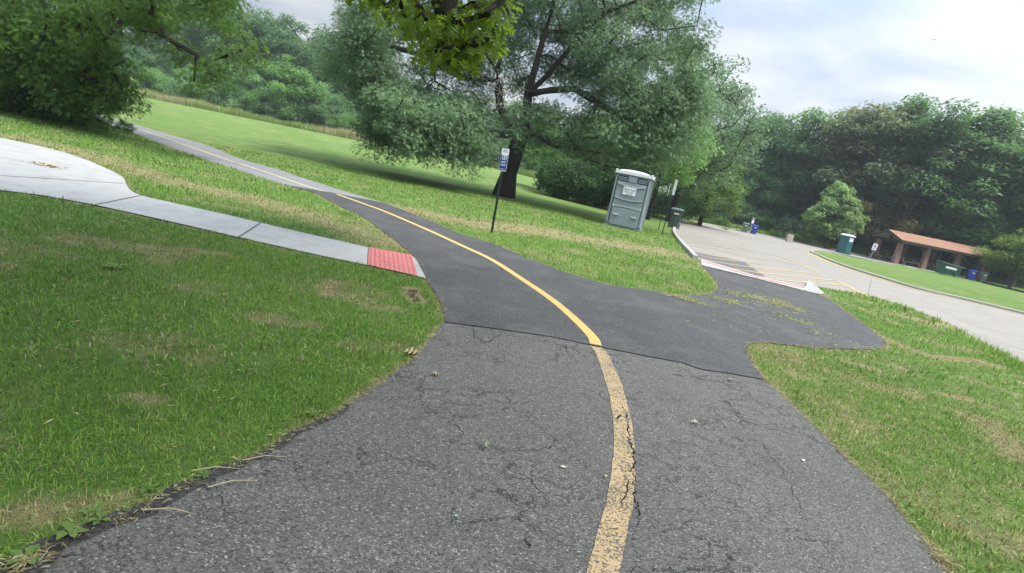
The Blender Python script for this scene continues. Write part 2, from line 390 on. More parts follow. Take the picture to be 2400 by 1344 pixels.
# sidewalk
walk_lo = GL([(-120, 436), (0, 449), (92, 460), (220, 483), (367, 515), (550, 557), (733, 598), (862, 625)])
walk_hi = GL([(864, 583), (735, 554), (610, 525), (530, 506), (458, 490), (390, 475), (332, 461), (308, 450), (297, 437), (293, 427), (287, 418), (257, 401), (192, 373), (115, 350), (0, 325), (-120, 303)])
walk_poly = smooth(walk_lo, 4) + smooth(walk_hi, 5)
walk = sheet('sidewalk', walk_poly, .016, m_conc)
for a, b in (((221, 484), (331, 461)), ((560, 559), (610, 526)), ((1, 415), (289, 433)), ((862, 625), (864, 583))):
    sheet('joint', ribbon([G(*a), G(*b)], .022), .020, m_joint, walk)
tri = GL([(965, 601), (976, 612), (998, 655), (978, 651)])
pad_c = GL([(864, 583), (965, 601), (978, 651), (862, 625)])
sheet('ramp_edge', tri, .016, m_conc, walk)
pad = thing('tactile_pad', 'red tactile warning pad at the end of the concrete sidewalk', 'tactile paving')
pp = [np.array(p) for p in pad_c]
def bil(u, v): return (pp[0] * (1 - u) + pp[1] * u) * (1 - v) + (pp[3] * (1 - u) + pp[2] * u) * v
dm = MB(); dm.add([(*bil(*q), .021) for q in ((0, 0), (1, 0), (1, 1), (0, 1))], [(0, 1, 2, 3)])
for i in range(10):
    for j in range(20):
        x, y = bil((i + .5) / 10, (j + .5) / 20)
        ring = [[(x + r * math.cos(a), y + r * math.sin(a), .021 + h) for a in [PI / 3 * k for k in range(6)]] for r, h in ((.0175, -.002), (.014, .006), (.008, .0075))]
        dm.loft(ring)
tag(pad, None); dm.build('plate', m_red, pad)

# parking lot: near edge, right edge of the road, far kerbs, island
ramp_lo = GL([(1644, 623), (1779, 656), (1917, 691), (1931, 694)]); ramp_hi = GL([(1642, 608), (1768, 647), (1885, 675), (1894, 676)])
lot_near = GL([(1894, 665), (1925, 674), (1975, 682), (2030, 691), (2110, 715), (2200, 749), (2290, 795), (2400, 852), (2500, 905), (2650, 990)])
lot_left = GL([(1636, 609), (1626, 598), (1603, 574), (1585, 551), (1583, 540), (1588, 530), (1591, 520)])
lot_far = GL([(1591, 519), (1628, 523), (1680, 532), (1736, 543), (1813, 557), (1860, 567), (1917, 578), (1960, 587), (2010, 598), (2100, 618)])
isl = GL([(2100, 624), (2031, 610), (1960, 595), (1920, 588), (1902, 589), (1899, 592), (1907, 596), (1940, 611), (1985, 628), (2060, 652), (2150, 679), (2250, 702), (2400, 738), (2550, 775), (2700, 815)])
lot_poly = smooth(lot_near[::-1], 4) + [G(1885, 675), G(1768, 647), G(1642, 608)] + smooth(lot_left, 3) + smooth(lot_far, 3) + smooth(isl, 4)
lot = sheet('parking_lot', lot_poly, .004, m_lot)
dark = GL([(1643, 608), (1624, 590), (1680, 602), (1742, 613), (1777, 638), (1795, 650), (1768, 646)])
sheet('dark_patch', dark, .008, m_dark, lot)
gut = GL([(1642, 608), (1768, 647), (1885, 675), (1917, 691), (1779, 656), (1644, 623)])
kr = sheet('ramp_kerb', gut, .018, m_kerb)
sheet('red_stripe', ribbon(smooth(GL([(1645, 613), (1768, 650), (1884, 677)]), 4), .13), .022, m_redp, kr)
def kerb(name, P, wd, h, mat=m_kerb, parent=None, side=1):
    P = np.array(P, float); T = np.gradient(P, axis=0); T /= np.linalg.norm(T, axis=1)[:, None] + 1e-9
    Nn = np.stack([-T[:, 1], T[:, 0]], 1) * side; mb = MB(); rings = []
    for p, n in zip(P, Nn):
        z = float(terr(p[1], p[0])); q = p + n * wd; b = .02
        rings.append([(p[0], p[1], z - .05), (p[0], p[1], z + h - b), (p[0] + n[0] * b, p[1] + n[1] * b, z + h), (q[0], q[1], z + h), (q[0], q[1], z - .05)])
    mb.loft(rings); o = mb.build(name, mat, parent)
    if not parent: o['kind'] = 'structure'
    return o
kerb('left_kerb', smooth(lot_left, 4), .15, .10, side=1)
kerb('far_kerb', smooth(lot_far, 4), .18, .13, side=1)
kerb('island_kerb', smooth(isl, 4), .16, .10, side=1)
fl = [G(1894, 666), G(1931, 694), G(1917, 691), G(1885, 676)]
mb = MB(); z0 = 0
mb.add([(*fl[0], .13), (*fl[1], .06), (*fl[2], .02), (*fl[3], .02), (*fl[0], -.02), (*fl[1], -.02)], [(0, 1, 2, 3), (0, 3, 4), (1, 5, 2), (0, 4, 5, 1)])
mb.build('kerb_flare', m_kerb)['kind'] = 'structure'
# lot markings
mk = bpy.data.objects.new('lot_markings', None); C.objects.link(mk); mk['kind'] = 'structure'
def line(a, wd=.10, mat=m_ylot): sheet('stripe', ribbon(smooth(GL(a), 3), wd), .012, mat, mk)
line([(1635, 599), (1680, 607), (1741, 614), (1784, 620)]); line([(1644, 609), (1690, 617), (1751, 626), (1820, 633), (1860, 637), (1898, 641), (1928, 648)])
line([(1721, 631), (1776, 640), (1820, 644), (1854, 648), (1909, 654), (1952, 657.5)], .11); line([(1950, 657), (1962, 660), (1979, 668), (2012, 685), (2039, 697)], .11)
line([(1813, 655), (1854, 660), (1903, 663.5), (1919, 665), (1982, 670.5)]); line([(1816, 600), (1849, 610), (1887, 625), (1919, 640)])
line([(1602, 568), (1640, 571), (1690, 580), (1741, 587), (1816, 600)], .08, m_yfaint); line([(1618, 563), (1670, 576), (1720, 586)], .08, m_yfaint); line([(1620, 578), (1680, 585), (1741, 602), (1800, 612)], .08, m_yfaint)
line([(1623, 592), (1660, 599), (1711, 606)], .08, m_yfaint); line([(1665, 568), (1690, 575)], .08, m_yfaint); line([(1730, 580), (1760, 588)], .08, m_yfaint); line([(1760, 596), (1800, 606), (1860, 622), (1900, 632)], .08, m_yfaint)
iy = np.array(smooth(isl[5:], 4)); T_ = np.gradient(iy, axis=0); T_ /= np.linalg.norm(T_, axis=1)[:, None]; off = iy - np.stack([-T_[:, 1], T_[:, 0]], 1) * .26
sheet('gutter_paint', ribbon([tuple(p) for p in off], .42, .3), .010, m_gut, mk)

sheet('crumbled_edge', rough_edge(ribbon([p for p in old_L if .9 < p[1] < 3.0], .13, .03), .028, .03), .0065, asphalt('asphalt_crumbled', (.022, .021, .020), (.055, .052, .048), .25, .9, 75, bump=1.0), path)
# yellow centre line in three states of wear
cl_px = [(1404, 1400), (1414, 1344), (1437, 1240), (1456, 1150), (1463, 1060), (1456, 980), (1438, 900), (1412, 835), (1398, 815)]
LW = .125
c0 = [G(*p) for p in cl_px]; d0 = np.array(c0[0]) - np.array(c0[1]); c0 = [tuple(np.array(c0[0]) + d0 * 14 + np.array([-.6, 0])), tuple(np.array(c0[0]) + d0 * 4)] + c0
sheet('worn_line', rough_edge(ribbon(smooth(c0, 6), LW), .004, .02), .008, m_yold, path)
sheet('yellow_line', ribbon(smooth(GL([(1396, 812), (1385, 790), (1340, 745), (1290, 703), (1220, 655), (1150, 610), (1080, 577), (1000, 540), (900, 497), (840, 475), (790, 457)]), 6), LW * .92), .016, m_ynew, path2)
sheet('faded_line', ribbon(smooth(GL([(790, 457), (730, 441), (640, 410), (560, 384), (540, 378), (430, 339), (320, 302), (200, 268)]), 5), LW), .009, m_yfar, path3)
# big cracks beside the line, wandering
def crackline(px, wd, seed):
    P = smooth(GL(px), 10); r = random.Random(seed); out = []
    for i, p in enumerate(P): out.append((p[0] + r.uniform(-1, 1) * .012, p[1] + r.uniform(-1, 1) * .012))
    P = np.array(out); T = np.gradient(P, axis=0); T /= np.linalg.norm(T, axis=1)[:, None]; Nn = np.stack([-T[:, 1], T[:, 0]], 1)
    w1 = np.array([wd * r.uniform(.15, 1) * min(1, 4 * (i + .3) / len(P), 4 * (len(P) - i - .7) / len(P)) for i in range(len(P))])[:, None]
    return [tuple(map(float, p)) for p in P + Nn * w1 / 2] + [tuple(map(float, p)) for p in (P - Nn * w1 / 2)[::-1]]
m_crack = simple('crack_dark', (.012, .012, .011), 1.0, .5, 30, spec=.1)
for i, (px, wd) in enumerate([([(1452, 940), (1468, 985), (1474, 1030), (1482, 1058), (1484, 1090), (1470, 1108), (1450, 1103)], .016), ([(1484, 1090), (1486, 1150), (1492, 1190), (1498, 1250)], .010),
        ([(1455, 975), (1440, 985)], .02), ([(1465, 1110), (1468, 1150), (1450, 1200)], .008), ([(1060, 770), (1105, 765), (1110, 790), (1130, 800), (1070, 808)], .01), ([(1180, 775), (1150, 800), (1120, 810)], .008),
        ([(1325, 800), (1330, 830), (1350, 850)], .007), ([(1780, 1010), (1795, 1060), (1830, 1100), (1870, 1180), (1880, 1240)], .004), ([(1690, 920), (1720, 960), (1760, 1000), (1775, 1040)], .0035),
        ([(1040, 759), (1180, 777), (1300, 795), (1392, 814)], .006), ([(1400, 815), (1500, 836), (1600, 855), (1650, 869), (1788, 893)], .006), ([(1230, 1250), (1240, 1290)], .008)]):
    o = sheet('crack', crackline(px, wd, i), .0135 if i in (9, 10) else .0095, m_crack, path)

# ------------------------------------------------------------------ where grass grows and how dry it is
def inside(poly, X, Y):
    P = np.array(poly); r = np.zeros(X.shape, bool); x1, y1 = P[:, 0], P[:, 1]; x2, y2 = np.roll(x1, -1), np.roll(y1, -1)
    m = (X >= x1.min()) & (X <= x1.max()) & (Y >= y1.min()) & (Y <= y1.max()); xs = X[m]; ys = Y[m]; rr = np.zeros(xs.shape, bool)
    for a, b, c, d in zip(x1, y1, x2, y2):
        if b == d: continue
        rr ^= ((b > ys) != (d > ys)) & (xs < (c - a) * (ys - b) / (d - b) + a)
    r[m] = rr; return r
def dist(polys, X, Y, closed=True):
    D = np.full(X.shape, 1e9)
    for poly in polys:
        P = np.array(poly)
        if len(P) > 90: P = P[::3]
        Q = np.roll(P, -1, 0) if closed else P[1:]
        for a, b in zip(P, Q):
            e = b - a; L = (e @ e) + 1e-12; t = np.clip(((X - a[0]) * e[0] + (Y - a[1]) * e[1]) / L, 0, 1)
            D = np.minimum(D, (X - a[0] - t * e[0]) ** 2 + (Y - a[1] - t * e[1]) ** 2)
    return np.sqrt(D)
pav = [old_poly, new_poly, far_poly, walk_poly, [tuple(p) for p in pad_c], tri, lot_poly, gut]
bands = [([(0, 316), (120, 338), (260, 380), (420, 430), (600, 470), (740, 510), (900, 565)], .50, .75), ([(980, 498), (1120, 528), (1300, 545), (1450, 575), (1560, 590)], .95, .85),
         ([(1440, 560), (1620, 610)], .5, .5), ([(2110, 740), (2200, 760), (2330, 800)], .35, .8), ([(2070, 790), (2120, 812), (2180, 835), (2330, 855)], .16, 1.0), ([(2260, 888), (2320, 908), (2400, 930)], .07, 1.5),
         ([(1990, 850), (2060, 870)], .12, .8), ([(2210, 925), (2270, 935)], .07, 1.0), ([(2300, 985), (2360, 1040), (2420, 1080)], .22, .8), ([(1830, 842), (1880, 848)], .12, .8),
         ([(440, 585), (520, 597)], .10, 1.0), ([(640, 480), (760, 515)], .14, .9), ([(790, 660), (770, 690)], .09, 1.0), ([(965, 680), (975, 705)], .08, 1.5), ([(600, 745), (720, 760)], .12, .55),
         ([(320, 935), (360, 945)], .06, .75), ([(880, 720), (920, 725)], .1, .8), ([(180, 560), (380, 590)], .25, .6), ([(60, 1200), (240, 1190)], .10, .75), ([(260, 800), (460, 830)], .14, .38),
         ([(1950, 700), (2010, 720), (2100, 760)], .14, .6), ([(1560, 640), (1400, 620)], .4, .25), ([(1900, 1000), (1960, 940)], .1, .35), ([(2250, 1180), (2190, 1100)], .1, .3), ([(1500, 470), (1420, 465)], .1, 0.0)]
bands = [(GL(a), b, c) for a, b, c in bands]
def dryness(X, Y):
    n = fbm(X, Y, 1.6); nf = fbm(X + 9, Y - 4, 6.0)
    d = np.clip((n - .54) * 2.2, 0, .5) + (nf - .5) * .5; hf = fbm(X - 3, Y + 8, 26.0, 2)
    d = d + .16 * np.clip((X - 1.0) / .8, 0, 1) * np.clip((9 - Y) / 2, 0, 1) * (nf * 2 - .1)
    for P, wd, s in bands:
        q = dist([P], X, Y, False); d = np.maximum(d, s * np.clip(1.35 - q / wd - (nf - .5) * 2.2, 0, 1) ** .8)
    e = dist(pav, X, Y); far = np.clip(np.hypot(X, Y) / 9, .8, 2.5)
    d = np.maximum(d, np.clip(1.15 - e / (.05 * far) + (nf - .5) * 1.6, 0, .95))
    return np.clip(d * (.55 + .9 * hf), 0, 1.5), e
lushp = GL([(2030, 700), (2120, 728), (2210, 765), (2300, 810), (2400, 870)])
# ground sheet
def axis(lim, fine, s, mx=1e9):
    a = [0.0]; 
    while a[-1] < lim: a.append(a[-1] + min(mx, fine * (1 + s * max(0, a[-1] - 3))))
    return np.array(a)
ax = axis(240, .07, .09); xs = np.concatenate([-ax[::-1][:-1], ax]); ay = axis(95, .07, .06, 1.5); ys = np.concatenate([[-60, -20, -8, -4, -2, -1, -.5], ay, np.linspace(100, 420, 30)])
GX, GY = np.meshgrid(xs, ys); gxf, gyf = GX.ravel(), GY.ravel()
near = (np.abs(gxf) < 45) & (gyf < 70) & (gyf > -1)
dv = np.clip((fbm(gxf, gyf, .35) - .5) * 1.4, 0, .5); ev = np.full(gxf.shape, 9.0)
dv[near], ev[near] = dryness(gxf[near], gyf[near])
nx_, ny_ = len(xs), len(ys)
idx = np.arange(nx_ * ny_).reshape(ny_, nx_)
F = np.stack([idx[:-1, :-1], idx[:-1, 1:], idx[1:, 1:], idx[1:, :-1]], -1).reshape(-1, 4)
Vg = np.stack([gxf, gyf, terr(gyf, gxf)], 1)
def grassmat(name, blade):
    m, t, out = new_mat(name); p = pos(t)
    dry = N(t, 'ShaderNodeAttribute', attribute_name='dry').outputs['Fac']
    var = N(t, 'ShaderNodeAttribute', attribute_name='tint').outputs['Fac']
    nb = noise(t, p, .55, 4.0, .6); nm = noise(t, p, 5.0, 5.0, .7); nf = noise(t, p, 45.0, 4.0, .75)
    mo = noise(t, N(t, 'ShaderNodeMapping', {'Vector': p, 'Scale': (.16, 1.1, 1.0), 'Rotation': (0, 0, .12)}).outputs[0], 1.0, 3.0, .6)
    if blade: f = mth(t, 'ADD', mth(t, 'MULTIPLY', nb, .35), mth(t, 'ADD', mth(t, 'MULTIPLY', nm, .3), mth(t, 'MULTIPLY', var, .35)))
    else: f = mth(t, 'ADD', mth(t, 'ADD', mth(t, 'MULTIPLY', nb, .25), mth(t, 'MULTIPLY', mo, .35)), mth(t, 'ADD', mth(t, 'MULTIPLY', nm, .2), mth(t, 'MULTIPLY', nf, .2)))
    k = 1.6 if blade else 1.35
    gr = ramp(t, f, [(.25, (.060, .125, .018)), (.42, (.115, .240, .028)), (.58, (.195, .345, .045)), (.75, (.31, .43, .10))] if blade else [(.25, (.066, .132, .028)), (.42, (.104, .188, .040)), (.58, (.155, .248, .060)), (.75, (.235, .315, .11))])
    dr = ramp(t, nm if not blade else var, [(.2, (.20, .15, .08)), (.5, (.38, .30, .16)), (.85, (.55, .46, .28))])
    so_ = (.075, .055, .038)
    c = mixc(t, mth(t, 'MINIMUM', dry, 1.0), gr, dr)
    if not blade: c = mixc(t, ramp(t, dry, [(.99, 0.0), (1.0, 0.0)]), c, so_); c = mixc(t, mth(t, 'MULTIPLY', mth(t, 'SUBTRACT', dry, .9, clamp=True), 2.0, clamp=True), c, so_)
    bs = N(t, 'ShaderNodeBsdfPrincipled', {'Base Color': c, 'Roughness': .65 if blade else .9, 'Specular IOR Level': .3 if blade else .1})
    if blade:
        tr = N(t, 'ShaderNodeBsdfTranslucent', {'Color': c}); mx = N(t, 'ShaderNodeMixShader', {0: .3, 1: bs.outputs[0], 2: tr.outputs[0]}); t.links.new(mx.outputs[0], out.inputs[0])
    else:
        bn = N(t, 'ShaderNodeBump', {'Height': mth(t, 'ADD', nf, mth(t, 'MULTIPLY', nm, .6)), 'Strength': 1.0, 'Distance': .05}); t.links.new(bn.outputs[0], bs.inputs['Normal']); t.links.new(bs.outputs[0], out.inputs[0])
    return m
m_ground = grassmat('lawn_ground', False); m_blade = grassmat('grass_blades', True)
me = npmesh('ground', Vg, [F], {'dry': ('POINT', dv)}, m_ground, smooth=True)
g = obj('ground', me, None); g['kind'] = 'structure'

# grass blades
def blades(n, X, Y, L, wd, dryv, lean=.8, tint=None, zoff=0.0):
    a = rng.random(n) * 2 * PI; le = np.abs(rng.normal(0, lean, n)); le = np.clip(le, 0, 1.35)
    b = a + rng.normal(0, .5, n)
    dirv = np.stack([np.cos(b) * np.sin(le), np.sin(b) * np.sin(le), np.cos(le)], 1)
    le2 = np.clip(le + .35 + rng.random(n) * .4, 0, 1.6); dir2 = np.stack([np.cos(b) * np.sin(le2), np.sin(b) * np.sin(le2), np.cos(le2)], 1)
    sd_ = np.stack([-np.sin(a), np.cos(a), np.zeros(n)], 1) * (wd / 2)[:, None]
    B = np.stack([X, Y, terr(Y, X) + zoff], 1); Mi = B + dirv * (L * .55)[:, None]; Tp = Mi + dir2 * (L * .45)[:, None]
    Tp[:, 2] = np.maximum(Tp[:, 2], B[:, 2] + .004)
    V = np.stack([B - sd_, B + sd_, Mi - sd_ * .8, Mi + sd_ * .8, Tp], 1).reshape(-1, 3); k = np.arange(n)[:, None] * 5
    q = k + np.array([[0, 1, 3, 2]]); t3 = k + np.array([[2, 3, 4]])
    tint = rng.random(n) if tint is None else tint
    return V, q, t3, np.repeat(dryv, 5), np.repeat(tint, 5)
def in_view(X, Y, mg=220):
    px, py = PXY(np.stack([X, Y, terr(Y, X)], 1)); return (px > -mg) & (px < 2400 + mg) & (py < 1344 + mg) & (py > -mg) & (Y > .2)
acc = []
def ring(r0, r1, dens, L, wd, seed):
    area = PI * (r1 ** 2 - r0 ** 2) / 2.6; n = int(dens * area)
    th = R(90) + (rng.random(n) - .5) * PI * 2 / 2.6 * 1.0; rr = np.sqrt(rng.random(n) * (r1 ** 2 - r0 ** 2) + r0 ** 2)
    X = rr * np.cos(th); Y = rr * np.sin(th); k = in_view(X, Y); X, Y = X[k], Y[k]
    bad = np.zeros(X.shape, bool)
    for p in pav: bad |= inside(p, X, Y)
    X, Y = X[~bad], Y[~bad]
    d, e = dryness(X, Y)
    keep = rng.random(len(X)) > np.clip(d - .75, 0, .72); X, Y, d, e = X[keep], Y[keep], d[keep], e[keep]
    n = len(X); dry = np.where(rng.random(n) < np.clip(d * .85 + .05, 0, .95), .55 + .45 * rng.random(n), d * .25)
    tall = fbm(X, Y, 2.2); lush = dist([lushp], X, Y, False)
    Lv = L * (.45 + .9 * rng.random(n)) * (.6 + .9 * tall) * (1 - .4 * np.clip(d, 0, 1)) * (1 + 1.6 * np.exp(-(lush / .35) ** 2))
    Wv = wd * (.7 + .7 * rng.random(n))
    acc.append(blades(n, X, Y, Lv, Wv, dry, lean=1.0))
ring(.5, 3.5, 9000, .036, .0032, 1); ring(3.5, 7.5, 3000, .044, .0055, 2); ring(7.5, 14, 620, .058, .010, 3); ring(14, 27, 150, .065, .02, 4)
def merge(acc):
    off = 0; Vs = []; Qs = []; Ts = []; D = []; Tn = []
    for V, q, t3, d, tn in acc: Vs.append(V); Qs.append(q + off); Ts.append(t3 + off); D.append(d); Tn.append(tn); off += len(V)
    return np.concatenate(Vs), np.concatenate(Qs), np.concatenate(Ts), np.concatenate(D), np.concatenate(Tn)
V, q, t3, D, Tn = merge(acc)
me = npmesh('lawn_grass', V, [q, t3], {'dry': ('POINT', D), 'tint': ('POINT', Tn)}, m_blade)
tag(obj('lawn_grass', me, None), 'short mown green grass with dry brown patches beside the path', 'grass', kind='stuff')
print('blades', len(q))

# dry clippings strewn on the new asphalt and thatch on the path edges
def strew(name, label, X, Y, L, wd, z, drylo=.6):
    n = len(X); V, q, t3, d, tn = blades(n, X, Y, L, wd, drylo + (1 - drylo) * rng.random(n), lean=.15, zoff=z)
    B = V.reshape(n, 5, 3); b = rng.random(n) * 2 * PI
    for k, f in ((2, .5), (3, .5), (4, 1.0)):
        B[:, k, 0] = B[:, 0 if k != 3 else 1, 0] + np.cos(b) * L * f; B[:, k, 1] = B[:, 0 if k != 3 else 1, 1] + np.sin(b) * L * f; B[:, k, 2] = terr(Y, X) + z + rng.random(n) * .008
    me = npmesh(name, B.reshape(-1, 3), [q, t3], {'dry': ('POINT', d), 'tint': ('POINT', tn)}, m_blade)
    return tag(obj(name, me, None), label, 'grass', kind='stuff')
CX, CY = [], []
for px, r_, n in [([(1715, 690), (1790, 705), (1850, 725)], .22, 2200), ([(1690, 705), (1760, 720), (1830, 745), (1900, 770)], .2, 2000), ([(1800, 695), (1870, 735)], .2, 1200), ([(1560, 690), (1640, 712)], .12, 900), ([(1850, 760), (1960, 790)], .35, 350), ([(1700, 760), (1850, 790)], .5, 150), ([(1850, 690), (1700, 665)], .5, 120)]:
    P = np.array(smooth(GL(px), 8)); i = rng.integers(0, len(P), n); X = P[i, 0] + rng.normal(0, r_, n) * .9; Y = P[i, 1] + rng.normal(0, r_, n)
    k = fbm(X, Y, 3.5) > .44; CX.append(X[k]); CY.append(Y[k])
CX = np.concatenate(CX); CY = np.concatenate(CY); k = inside(new_poly, CX, CY); CX, CY = CX[k], CY[k]; n = len(CX)
strew('grass_clippings', 'dry yellow grass clippings strewn on the dark asphalt', CX, CY, .03 + .05 * rng.random(n), .008 + .006 * rng.random(n), .016, .35)
EX, EY = [], []
for P, n in ((old_L, 1500), (old_R, 3000), (new_R2, 2600), (new_R1, 1500), (new_L, 1200)):
    P = np.array(rough_edge([p for p in P if p[1] > .3], .0)); s = rng.integers(0, len(P), n); X = P[s, 0] + rng.normal(0, .022, n); Y = P[s, 1] + rng.normal(0, .022, n)
    k = (fbm(X, Y, 2.5) + rng.random(n) * .3) > .58; EX.append(X[k]); EY.append(Y[k])
EX = np.concatenate(EX); EY = np.concatenate(EY); n = len(EX)
strew('dry_thatch', 'thin fringe of dry straw along the asphalt edges', EX, EY, .012 + .038 * rng.random(n), .0018 + .0022 * rng.random(n), .014, .7)

th = R(90) + (rng.random(5200) - .5) * 2.2; rr = np.sqrt(rng.random(5200)) * 8.5 + .8; X = rr * np.cos(th); Y = rr * np.sin(th); k = in_view(X, Y)
for p in pav: k &= ~inside(p, X, Y)
X, Y = X[k], Y[k]; n = len(X)
strew('cut_straw', 'scattered pale bits of cut straw lying in the lawn', X, Y, .015 + .05 * rng.random(n) ** 2, .0025 + .003 * rng.random(n), .028, .8)
# ------------------------------------------------------------------ trees
def rand_rot(n, tilt, azim=None, azs=PI, r=rng):
    """local frames: x = leaf length direction, z = leaf normal"""
    az = (azim if azim is not None else np.zeros(n)) + r.normal(0, azs, n) if azim is not None else r.random(n) * 2 * PI
    pitch = r.normal(tilt[0], tilt[1], n); roll = r.normal(0, tilt[2], n)
    ca, sa, cp, sp, cr, sr = np.cos(az), np.sin(az), np.cos(pitch), np.sin(pitch), np.cos(roll), np.sin(roll)
    x = np.stack([ca * cp, sa * cp, sp], 1); s = np.stack([-sa, ca, np.zeros(n)], 1); z = np.cross(x, s)
    y = s * cr[:, None] + z * sr[:, None]; z = np.cross(x, y); return x, y, z
def tmpl(kind):
    if kind == 'dia': return np.array([(0, 0, 0), (.45, .24, .03), (1, 0, -.05), (.45, -.24, .03)]), [(0, 1, 2, 3)]
    if kind == 'two': return np.array([(0, 0, 0), (.4, .2, .04), (.9, .08, -.05), (.45, -.12, 0), (.1, -.05, 0), (.45, -.3, .03), (1, -.25, -.05), (.6, -.02, .02)]), [(0, 1, 2, 3), (4, 5, 6, 7)]
    if kind == 'spray':
        V, F = [], []
        for k, (ang, L, ox) in enumerate(((.55, .6, 0), (-.6, .62, .08), (.12, 1, 0), (-.45, .5, .35), (.7, .45, .4))):
            c, s = math.cos(ang), math.sin(ang); b = len(V)
            for lx, ly in ((0, 0), (.5, .085), (1, 0), (.5, -.085)):
                V.append((ox + L * (lx * c - ly * s), L * (lx * s + ly * c), -.18 * (L * lx) ** 2)); 
            F.append((b, b + 1, b + 2, b + 3))
        return np.array(V), F
    if kind == 'frond':                    # feathery compound leaf with narrow leaflets
        V, F = [], []
        for k in range(7):
            x0 = .14 * k; sgn = 1 if k % 2 else -1; ang = sgn * (1.0 - .05 * k); L = .36 - .02 * k
            c, s = math.cos(ang), math.sin(ang); b = len(V)
            for lx, ly in ((0, 0), (.5, .17), (1, 0), (.5, -.17)): V.append((x0 + L * (lx * c - ly * s), L * (lx * s + ly * c), -.3 * (x0 + L * lx * c) ** 2))
            F.append((b, b + 1, b + 2, b + 3))
        return np.array(V), F
    if kind == 'oak':
        o = [(0, .012), (.14, .05), (.2, .2), (.3, .24), (.33, .09), (.42, .1), (.5, .33), (.62, .36), (.6, .13), (.68, .12), (.8, .26), (.88, .22), (.84, .08), (1, 0)]
        V = [(x, y, -.12 * x * x + .25 * abs(y)) for x, y in o] + [(x, 0, -.12 * x * x) for x, y in o]
        F = []; n = len(o)
        for sgn in (1, -1):
            b = len(V) if sgn < 0 else 0
            if sgn < 0:
                V += [(x, -y, -.12 * x * x + .25 * abs(y)) for x, y in o]
            for i in range(n - 1): F.append((b + i, b + i + 1, n + i + 1, n + i) if sgn > 0 else (n + i, n + i + 1, b + i + 1, b + i))
        return np.array(V), F
def leaves(P, size, kind, tilt, azim, azs, tint, r=rng):
    T, F = tmpl(kind); n = len(P); x, y, z = rand_rot(n, tilt, azim, azs, r)
    s = size * (.65 + .7 * r.random(n))
    V = P[:, None, :] + s[:, None, None] * (T[None, :, 0:1] * x[:, None] + T[None, :, 1:2] * y[:, None] + T[None, :, 2:3] * z[:, None])
    k = np.arange(n)[:, None, None] * len(T); Fa_ = (k + np.array(F)[None]).reshape(-1, 4)
    return V.reshape(-1, 3), Fa_, np.repeat(tint, len(T))
def skeleton(stems, tops, seg=.8, sag=.12, up=.6, r=rng):
    """stems: list of polylines (first one is the trunk from the ground); tops: clump centres. returns nodes, parent"""
    nodes, par, h = [], [], []
    for si, st in enumerate(stems):
        prev = -1
        if si > 0: d = [np.linalg.norm(np.array(nodes[i]) - np.array(st[0])) for i in range(len(nodes))]; prev = int(np.argmin(d))
        for a, b in zip(st[:-1], st[1:]) if si == 0 or True else []:
            a = np.array(a, float); b = np.array(b, float); k = max(1, int(np.linalg.norm(b - a) / seg))
            for j in range(k):
                if si > 0 and a is not None and j == 0 and prev >= 0 and np.linalg.norm(np.array(nodes[prev]) - a) < .3: continue
                nodes.append(tuple(a + (b - a) * j / k)); par.append(prev); prev = len(nodes) - 1
        nodes.append(tuple(st[-1])); par.append(prev)
    nstem = len(nodes); z0 = min(n_[2] for n_ in nodes)
    base = np.array(nodes); tops = np.array(tops)
    dmin = np.array([np.min(np.linalg.norm(base - t, axis=1)) for t in tops]); order = np.argsort(dmin)
    fork = base[:nstem, 2].max() * .28 + z0 * .72
    Nd = np.zeros((len(nodes) + len(tops) * 30, 3)); Nd[:len(nodes)] = base; par = list(par); n = len(nodes); tip = np.zeros(len(tops), int)
    ok = np.zeros(len(Nd), bool); ok[:n] = base[:, 2] > min(fork, z0 + 2.2)
    for i in order:
        t = tops[i]; D = t - Nd[:n]; d = np.linalg.norm(D, axis=1); pen = d + up * np.maximum(0, -D[:, 2] + .2 * d) + np.where(ok[:n], 0, 1e3)
        pen[:nstem] *= .92
        j = int(np.argmin(pen)); a = Nd[j]; L = d[j]; k = max(1, int(L / seg)); prev = j
        k = min(k, 25)
        for s in range(1, k + 1):
            f = s / k; q = a + (t - a) * f; q = q + np.array([0, 0, sag * L * math.sin(f * PI)]) + (r.normal(0, .05 * min(L, 2), 3) if s < k else 0)
            Nd[n] = q; ok[n] = True; par.append(prev); prev = n; n += 1
        tip[i] = prev
    return Nd[:n], np.array(par), tip, nstem
